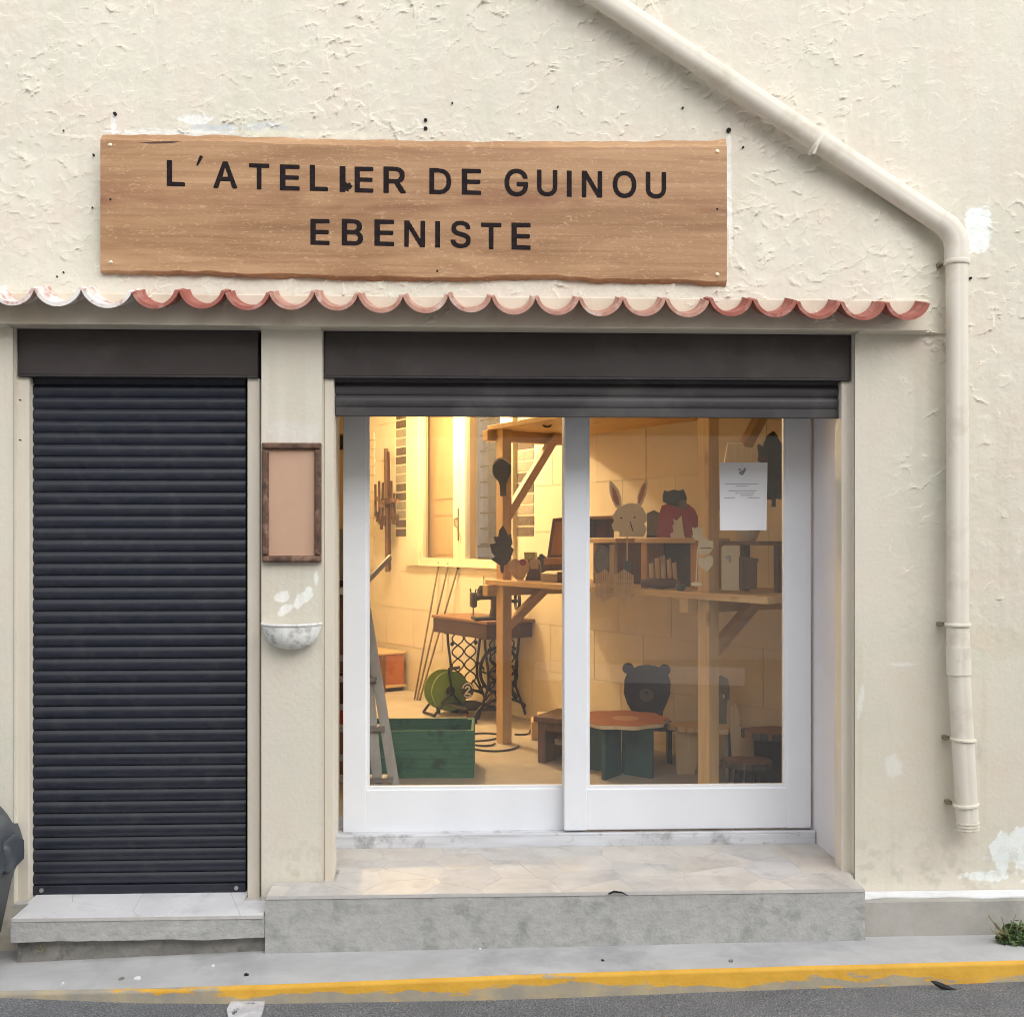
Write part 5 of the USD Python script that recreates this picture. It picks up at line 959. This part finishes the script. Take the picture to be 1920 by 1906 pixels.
# cable reel
rc = W(836, 1293, 8.05); rl = Thing('cable_reel', 'green cable reel on a black tube stand with crank handle', 'cable reel', (rc[0], rc[1], ZF), -TH + .5, world=False); hz = rc[2] - ZF
def disc(r0, y0, y1, hole_=.0, n=40): return plate(ellipse(0, hz, r0, r0, n), y0, y1)
rl.part('side_disc', disc(.150, -.075, -.065), 'reel_green'); rl.part('side_disc', disc(.150, .065, .075), 'reel_green'); rl.part('drum', disc(.07, -.065, .065), 'reel_green'); rl.part('wound_cable', cat_(*[tube([(.085 * math.cos(q) + 0, y, hz + .085 * math.sin(q)) for q in np.linspace(0, 2 * math.pi, 24)[:-1]], .011, 6, True) for y in np.arange(-.05, .06, .02)]), 'cable_orange', smooth=40)
rl.part('hub', disc(.035, -.085, -.0755), 'slate_blue')
st_ = cat_(*[tube([(-.14, y, .012), (0, y, hz), (.13, y, .012)], .011, 8) for y in (-.10, .10)] + [tube([(-.14, -.1, .012), (-.14, .1, .012)], .011, 8), tube([(.13, -.1, .012), (.13, .1, .012)], .011, 8), tube([(0, -.1, hz), (0, .1, hz)], .01, 8)])
rl.part('stand', st_, 'iron_black', smooth=40); rl.part('crank', cat_(tube([(0, -.105, hz), (-.03, -.11, hz + .17)], .009, 8), tube([(-.03, -.11, hz + .17), (.04, -.16, hz + .185)], .012, 8)), 'iron_black', smooth=40)
# green crate
cx0, cx1 = W(664, 1400, 5.9), W(887, 1400, 5.95); c0 = W(664, 1462, 5.88); crt = Thing('green_crate', 'dark green painted plank crate on the floor behind the left door', 'crate', (c0[0], c0[1], ZF), -TH + .02, world=False); wc_ = 223 * 5.92 / 2000; dc_ = .42; hc = .262; nb = 5; ph = hc / nb
for j in range(nb):
    z0_, z1_ = j * ph + .0005, (j + 1) * ph - .0005
    for q in ((0, wc_, 0, .016), (0, wc_, dc_ - .016, dc_)): crt.part('plank', box(q[0], q[1], q[2] + rnd.uniform(-.001, .001), q[3], z0_, z1_, .002), 'crate_green')
    for x in (0.001, wc_ - .017): crt.part('plank', box(x, x + .016, .017, dc_ - .017, z0_, z1_, .002), 'crate_green')
crt.part('bottom', box(.017, wc_ - .017, .017, dc_ - .017, .004, .014), 'crate_green')
for x in (.018, wc_ - .043):
    for y in (.018, dc_ - .043): crt.part('corner_post', box(x, x + .025, y, y + .025, .015, hc - .003), 'crate_green')
# step ladder
la = [W(683, 1120, 5.62), W(742, 1486, 5.33)]; lb = [W(676, 1120, 5.66), W(710, 1486, 5.31)]
lo_ = lambda p, q, z: p + (q - p) * ((z - p[2]) / (q[2] - p[2]))
lad = Thing('step_ladder', 'aluminium step ladder standing just inside the left glass door', 'ladder', (la[1][0] - .2, la[1][1], ZF))
for (p, q) in (la, lb):
    for dx in (0, -.40):
        o = np.array([dx, .02 * (dx != 0), 0]); e = lo_(p, q, ZF + .005); top = p + (p - q) * 0.02
        rl_ = lad.part('rail', cat_(bar(top + o, e + o, .022, .05, (1, 0, 0)), bar(top + o - [.012, .012, 0], e + o - [.012, .012, 0], .006, .02, (1, 0, 0))), 'aluminium')
        rl_.part('foot', bar(lo_(p, q, ZF + .05) + o, e + o, .03, .056, (1, 0, 0)), 'lamp_cap')
for z in (ZF + .12, ZF + .36, ZF + .60):
    e = lo_(la[0], la[1], z); lad.part('step', bar(e - [.40, 0, 0], e, .09, .022), 'aluminium'); e = lo_(lb[0], lb[1], z + .1); lad.part('back_rung', bar(e - [.40, 0, 0], e, .02, .03), 'aluminium')
lad.part('support_arm', bar(W(686, 1092, 5.62), W(732, 1044, 5.9), .012, .03), 'aluminium')
# orange chest, rods, clamps at the wall
a0 = wall_at(706, 1300)[0]; a1 = wall_at(787, 1300)[0]
def wl_(a, off, z): return wor + wax * a - way * off + np.array([0, 0, z])
ch = Thing('orange_chest', 'orange brown wooden chest on the floor against the back wall', 'chest', wl_(a0, .30, ZF), ang_w, world=False); lw = a1 - a0 - .12
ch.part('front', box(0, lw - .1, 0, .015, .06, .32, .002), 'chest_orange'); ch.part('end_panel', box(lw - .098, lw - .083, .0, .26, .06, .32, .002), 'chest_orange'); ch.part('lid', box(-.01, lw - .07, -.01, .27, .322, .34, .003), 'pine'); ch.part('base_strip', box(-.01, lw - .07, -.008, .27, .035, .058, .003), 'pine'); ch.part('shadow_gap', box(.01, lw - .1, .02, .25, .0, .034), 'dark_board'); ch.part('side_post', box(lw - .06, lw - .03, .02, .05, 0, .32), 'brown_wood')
for i, (b_, t_, lab) in enumerate((((777, 1312), (823, 1056), 'leftmost of three thin metal rods leaning against the wall under the window'), ((782, 1313), (841, 1058), 'middle one of three thin metal rods leaning against the wall under the window'), ((787, 1311), (858, 1066), 'rightmost of three thin metal rods leaning against the wall under the window'))):
    p = W(b_[0], b_[1], 8.72); p[2] = ZF + .003; q = W(t_[0], t_[1], wall_at(t_[0], 1000)[2] - .03)
    rdt = Thing('metal_rod', lab, 'rod', p, group='metal rods leaning on the back wall'); rdt.part('rod', tube([p, p + (q - p) * .5, q], .0075, 8), 'steel_rod', smooth=True); rdt.part('tip', tube([q, q + (q - p) * .02], .011, 8), 'iron_black', smooth=True)
def onw(px, py, off): a, z, d = wall_at(px, py, off); return wor + wax * a - way * off + np.array([0, 0, z])
p, q = onw(727, 1072, .07), onw(724, 841, .07)
sc_ = Thing('sash_clamp', 'long brown sash clamp hanging upright on the wall left of the window', 'clamp', (p[0], p[1], p[2])); sc_.part('bar', bar(p, q, .035, .025, wax), 'brown_wood'); sc_.part('second_bar', bar(p + wax * .045 + [0, 0, .02], q + wax * .045 - [0, 0, .03], .015, .02, wax), 'walnut'); sc_.part('jaw', bar(onw(717, 940, .09), onw(735, 939, .09), .03, .05), 'walnut')
r = random.Random(4)
for i, (px, yt, yb, lab) in enumerate(((705, 908, 968, 'leftmost small wooden clamp in the bunch hanging by the brick corner'), (712, 902, 982, 'longest small wooden clamp low in the hanging bunch'), (718, 905, 975, 'small wooden clamp just left of the long sash clamp'), (733, 902, 972, 'small wooden clamp just right of the long sash clamp'), (740, 925, 974, 'rightmost small clamp of the hanging bunch by the window bricks'))):
    p, q = onw(px + r.uniform(-1, 1), yb, .1 + .02 * (i % 2)), onw(px + r.uniform(-1.5, 1.5), yt, .06)
    c_ = Thing('hand_clamp', lab, 'clamp', p, group='small wooden clamps hanging by the window'); c_.part('bar', bar(p, q, .014, .02, wax), 'walnut'); c_.part('jaw', bar(p + [0, 0, .02], p + [0, 0, .02] + wax * .05, .03, .04), 'walnut'); c_.part('jaw', bar(p + [0, 0, .16], p + [0, 0, .16] + wax * .05, .03, .035), 'brown_wood'); c_.part('grip', tube([p + wax * .035 + [0, 0, -.05], p + wax * .035 + [0, 0, .02]], .014, 8), 'walnut', smooth=True)
# cables on the floor
def floorpts(l): return [G(px, py, ZF + .007) for px, py in l]
def spline(pts, n=60):
    from scipy.interpolate import splprep, splev
    tck, u = splprep(np.array(pts).T, s=0, k=3); return np.array(splev(np.linspace(0, 1, n), tck)).T
cbl = Thing('floor_cable', 'dark cable lying in loose loops on the floor around the left post', 'cable', G(930, 1400, ZF)); cbl.part('loop', tube(spline(floorpts([(890, 1375), (912, 1374), (940, 1378), (930, 1384), (905, 1388), (880, 1390), (900, 1397), (928, 1393)])), .006, 6), 'cable_black', smooth=True); cbl.part('loop', tube(spline(floorpts([(882, 1400), (905, 1406), (940, 1407), (965, 1402), (972, 1398)])), .006, 6), 'cable_black', smooth=True); cbl.part('loop', tube(spline(floorpts([(965, 1376), (985, 1376), (995, 1368), (1008, 1362), (1020, 1350)])), .006, 6), 'cable_black', smooth=True)
cb2 = Thing('orange_cable', 'short orange cable end on the floor beside the reel', 'cable', G(872, 1322, ZF)); cb2.part('lead', tube(spline(floorpts([(842, 1326), (855, 1330), (868, 1325), (874, 1332), (878, 1342)])), .009, 6), 'cable_orange', smooth=True); cb2.part('plug', tube(floorpts([(845, 1332), (858, 1334)]), .02, 8), 'iron_black', smooth=True)
# dark brown plank stool by the door meeting stiles
dtS = 6.3; bo_ = W(1008, 1412, dtS); cs = Thing('plank_stool', 'dark brown rough plank stool beside the meeting stiles', 'stool', (bo_[0], bo_[1], ZF), -TH - .5, world=False)
cs.part('leg', box(0, .05, 0, .28, 0, .24, .004), 'brown_wood'); cs.part('leg', box(.26, .31, 0, .28, 0, .24, .004), 'brown_wood'); cs.part('seat', box(-.02, .33, -.02, .3, .241, .275, .004), 'brown_wood'); cs.part('stretcher', box(.05, .26, .12, .15, .09, .13, .003), 'plywood_pale'); cs.part('apron', box(.051, .259, .0, .025, .19, .24, .003), 'brown_wood')
so2 = W(1025, 1312, 7.0); sd_ = Thing('sanding_block', 'pale wooden offcuts with a dark tool on the floor behind the plank stool', 'offcuts', (so2[0], so2[1], ZF), -TH, world=False); sd_.part('board', box(-.1, .22, 0, .2, 0, .12, .004), 'pine'); sd_.part('board', box(-.06, .2, .02, .16, .121, .16, .004), 'plywood_pale'); sd_.part('tool', box(.06, .14, .0, .06, .161, .2, .006), 'walnut')
# children's furniture in the right half
tc_ = W(1165, 1345, 6.0); tbl = Thing('flower_table', 'low round table with orange scalloped top and dark teal legs', 'table', (tc_[0], tc_[1], ZF), -TH, world=False); zt3 = tc_[2] - ZF
fl = Polygon([((.255 + .012 * math.cos(9 * a)) * math.cos(a), (.255 + .012 * math.cos(9 * a)) * math.sin(a)) for a in np.linspace(0, 2 * math.pi, 120)[:-1]])
tbl.part('tabletop', slab(fl, zt3 - .022, zt3), 'orange_paint').part('edge_veneer', slab(fl.buffer(.0015).difference(fl.buffer(-.02)), zt3 - .0235, zt3 - .004), 'plywood_pale'); tbl.part('centre_disc', slab(affinity.scale(ellipse(0.02, -.02, .075, .075), 1, 1), zt3, zt3 + .002), 'orange_light')
for an in (.35, .35 + math.pi / 2, .35 + math.pi, .35 + 1.5 * math.pi):
    lg = box(.02, .20, -.012, .012, 0, zt3 - .024, .003); lg.apply_transform(trimesh.transformations.rotation_matrix(an + .6, [0, 0, 1])); tbl.part('leg', lg, 'teal_paint')
bcw = W(1213, 1330, 6.5); bch = Thing('bear_chair', 'dark brown child chair with a bear face backrest', 'chair', (bcw[0], bcw[1], ZF), -TH - .1, world=False); s = 6.5 / FPX
def BP(pts): return Polygon([((x - 1213) * s, C[2] + (HY - y) * s - ZF) for x, y in pts]).buffer(0)
face = BP([(1171, 1275), (1176, 1262), (1184, 1254), (1198, 1248), (1214, 1246), (1230, 1248), (1244, 1254), (1253, 1264), (1257, 1280), (1256, 1300), (1250, 1316), (1243, 1332), (1242, 1345), (1186, 1345), (1184, 1332), (1176, 1318), (1170, 1300)]); bb = bch.part('backrest', plate(face, -.012, .012), 'bear_brown')
bb.part('ear', plate(BP(E(1178, 1253, 11, 10)), -.0115, .0115), 'bear_brown'); bb.part('ear', plate(BP(E(1246, 1255, 11, 10)), -.0115, .0115), 'bear_brown'); bb.part('muzzle', plate(BP(E(1212, 1302, 13.5, 12)), -.016, -.011), 'bear_muzzle'); bb.part('nose', plate(BP(E(1212, 1297, 3.2, 2.6, 14)), -.019, -.0155), 'bear_brown')
zc_ = C[2] + (HY - 1350) * s - ZF; bch.part('seat', box(-.15, .15, -.26, .02, zc_ - .02, zc_, .006), 'bear_brown')
for x in (-.14, .115): bch.part('leg', box(x, x + .025, -.24, .01, 0, zc_ - .021, .004), 'bear_brown')
def stool(name, label, px, py_top, d, rx, th_, top_mat, leg_mat, legs='panel', bark=None, rot_=0.0):
    c = W(px, py_top, d); t = Thing(name, label, 'stool', (c[0], c[1], ZF), -TH + rot_, world=False); h = c[2] - ZF
    pl = blob(0, 0, rx, rx * .8, len(name) + int(px), .05, 60); tp = t.part('seat', slab(pl, h - th_, h), top_mat)
    if bark: tp.part('bark_rim', slab(blob(0, 0, rx * 1.04, rx * .84, int(px), .08, 70).difference(pl.buffer(-.004)), h - th_ - .004, h - .004), bark)
    if legs == 'panel':
        for x0_ in (-.8, .35):
            lg = plate(Polygon([(-rx * .42, 0), (rx * .30, 0), (rx * .45, h * .3), (rx * .45, h - th_ - .001), (-rx * .5, h - th_ - .001)]), -.012, .012)
            lg.apply_translation((rx * .0 + (x0_ + .8) * rx * .5 - rx * .3, -rx * .35 + (x0_ > 0) * rx * .75, 0)); t.part('leg', lg, leg_mat)
    else:
        for q in np.linspace(0, 2 * math.pi, 4)[:-1]: t.part('leg', tube([(rx * .35 * math.cos(q + .5), rx * .3 * math.sin(q + .5), h - th_ - .001), (rx * .5 * math.cos(q + .5), rx * .45 * math.sin(q + .5), 0)], .022, 10), leg_mat, smooth=40)
    return t
stool('oval_stool', 'pale wooden stool with oval seat and board legs left of the right post', 1298, 1358, 6.05, .135, .026, 'pine', 'plywood_pale')
stool('bark_stool', 'low round stool with bark edge and black legs in the right corner', 1402, 1424, 5.38, .122, .028, 'brown_wood', 'iron_black', 'tube', 'dark_board')
stool('reddish_stool', 'reddish brown wooden stool with dark legs behind the bark edged stool', 1452, 1368, 5.55, .15, .035, 'walnut_top', 'iron_black', 'panel', 'dark_board')
rcw = W(1397, 1415, 5.72); rch = Thing('rabbit_chair', 'pale wooden child chair with a single upright ear shape', 'chair', (rcw[0], rcw[1], ZF), -TH - .1, world=False); s = 5.72 / FPX
def RP(pts): return Polygon([((x - 1397) * s, C[2] + (HY - y) * s - ZF) for x, y in pts]).buffer(0)
rch.part('side_panel', plate(RP([(1371, 1325), (1380, 1318), (1385, 1335), (1387, 1362), (1392, 1372), (1416, 1378), (1423, 1386), (1424, 1408), (1420, 1414), (1410, 1440), (1380, 1440), (1372, 1412), (1370, 1375)]), -.012, .012), 'plywood_pale'); rch.part('seat', box(-.06, .08, .012, .2, RP([(1390, 1378), (1391, 1378), (1391, 1377)]).bounds[1] - .02, RP([(1390, 1378), (1391, 1378), (1391, 1377)]).bounds[1]), 'pine'); rch.part('side_panel', plate(RP([(1371, 1325), (1380, 1318), (1385, 1335), (1387, 1362), (1392, 1372), (1416, 1378), (1423, 1386), (1424, 1408), (1410, 1440), (1380, 1440), (1372, 1412), (1370, 1375)]), .2, .222), 'plywood_pale')
gcw = W(1355, 1360, 5.95); gch = Thing('pale_chair', 'grey green board backed child chair behind the right post', 'chair', (gcw[0], gcw[1], ZF), -TH - .3, world=False); s = 5.95 / FPX
def GP(pts): return Polygon([((x - 1355) * s, C[2] + (HY - y) * s - ZF) for x, y in pts]).buffer(0)
gch.part('backrest', plate(GP([(1338, 1272), (1352, 1266), (1364, 1272), (1368, 1290), (1367, 1330), (1364, 1362), (1338, 1362)]).difference(GP(E(1357, 1305, 2.5, 5, 14))), -.01, .01), 'grey_board'); gch.part('seat', plate(GP([(1340, 1356), (1372, 1356), (1372, 1364), (1340, 1364)]), -.2, .0), 'plywood_pale')
for x in (1342, 1366): gch.part('leg', plate(GP([(x, 1364), (x + 6, 1364), (x + 6, 1470), (x, 1470)]).intersection(sbox(-5, 0, 5, 5)), -.19, -.02), 'grey_board')
# tall cupboard seen through the gap at the left
cw = W(625, 1100, 5.75); cup = Thing('tall_cupboard', 'tall wooden cupboard seen through the narrow gap left of the sliding door', 'cupboard', (cw[0], cw[1], ZF), world=False)
zz_ = [(0, .30, 'brown_wood'), (.30, .42, 'red_paint'), (.42, .60, 'walnut'), (.60, 1.02, 'brown_wood'), (1.06, 1.10, 'iron_black'), (1.10, 1.37, 'grey_board'), (1.37, 1.80, 'pine_z'), (1.80, 1.88, 'iron_black'), (1.88, 2.2, 'pine_z')]
cup.part('carcass', box(-.36, .13, .025, .4, 0, 2.2), 'pine_z')
for z0_, z1_, mt in zz_: cup.part('door_panel', box(-.35, .13, 0, .024, z0_ + .004, z1_ - .004, .003), mt)
cup.part('shelf_edge', box(-.36, .13, -.012, .0245, 1.022, 1.056), 'paper_white')

# lamps that light the room
def pendant(name, label, p, inten, r_=.05):
    t = Thing(name, label, 'lamp', p); t.part('bulb', trimesh.creation.icosphere(3, r_).apply_translation(p), 'bulb', smooth=True); t.part('cap', lathe([(0, 0), (.02, 0), (.02, .06), (0, .06)], 16, p + [0, 0, r_ - .005]), 'lamp_cap'); t.part('flex', tube([p + [0, 0, r_ + .05], [p[0], p[1], zc]], .004, 6), 'cable_black')
    l = UsdLux.SphereLight.Define(stage, t.path + '/light'); l.CreateRadiusAttr(r_ + .012); l.CreateIntensityAttr(inten); l.CreateColorAttr(Gf.Vec3f(1.0, 0.73, 0.40)); l.GetPrim().CreateAttribute('inputs:normalize', Sdf.ValueTypeNames.Bool).Set(True)
p = rkw(-1.3, -.1, 2.84); pendant('pendant_lamp', 'bare warm bulb hanging from the ceiling near the back window', p, 22.0)
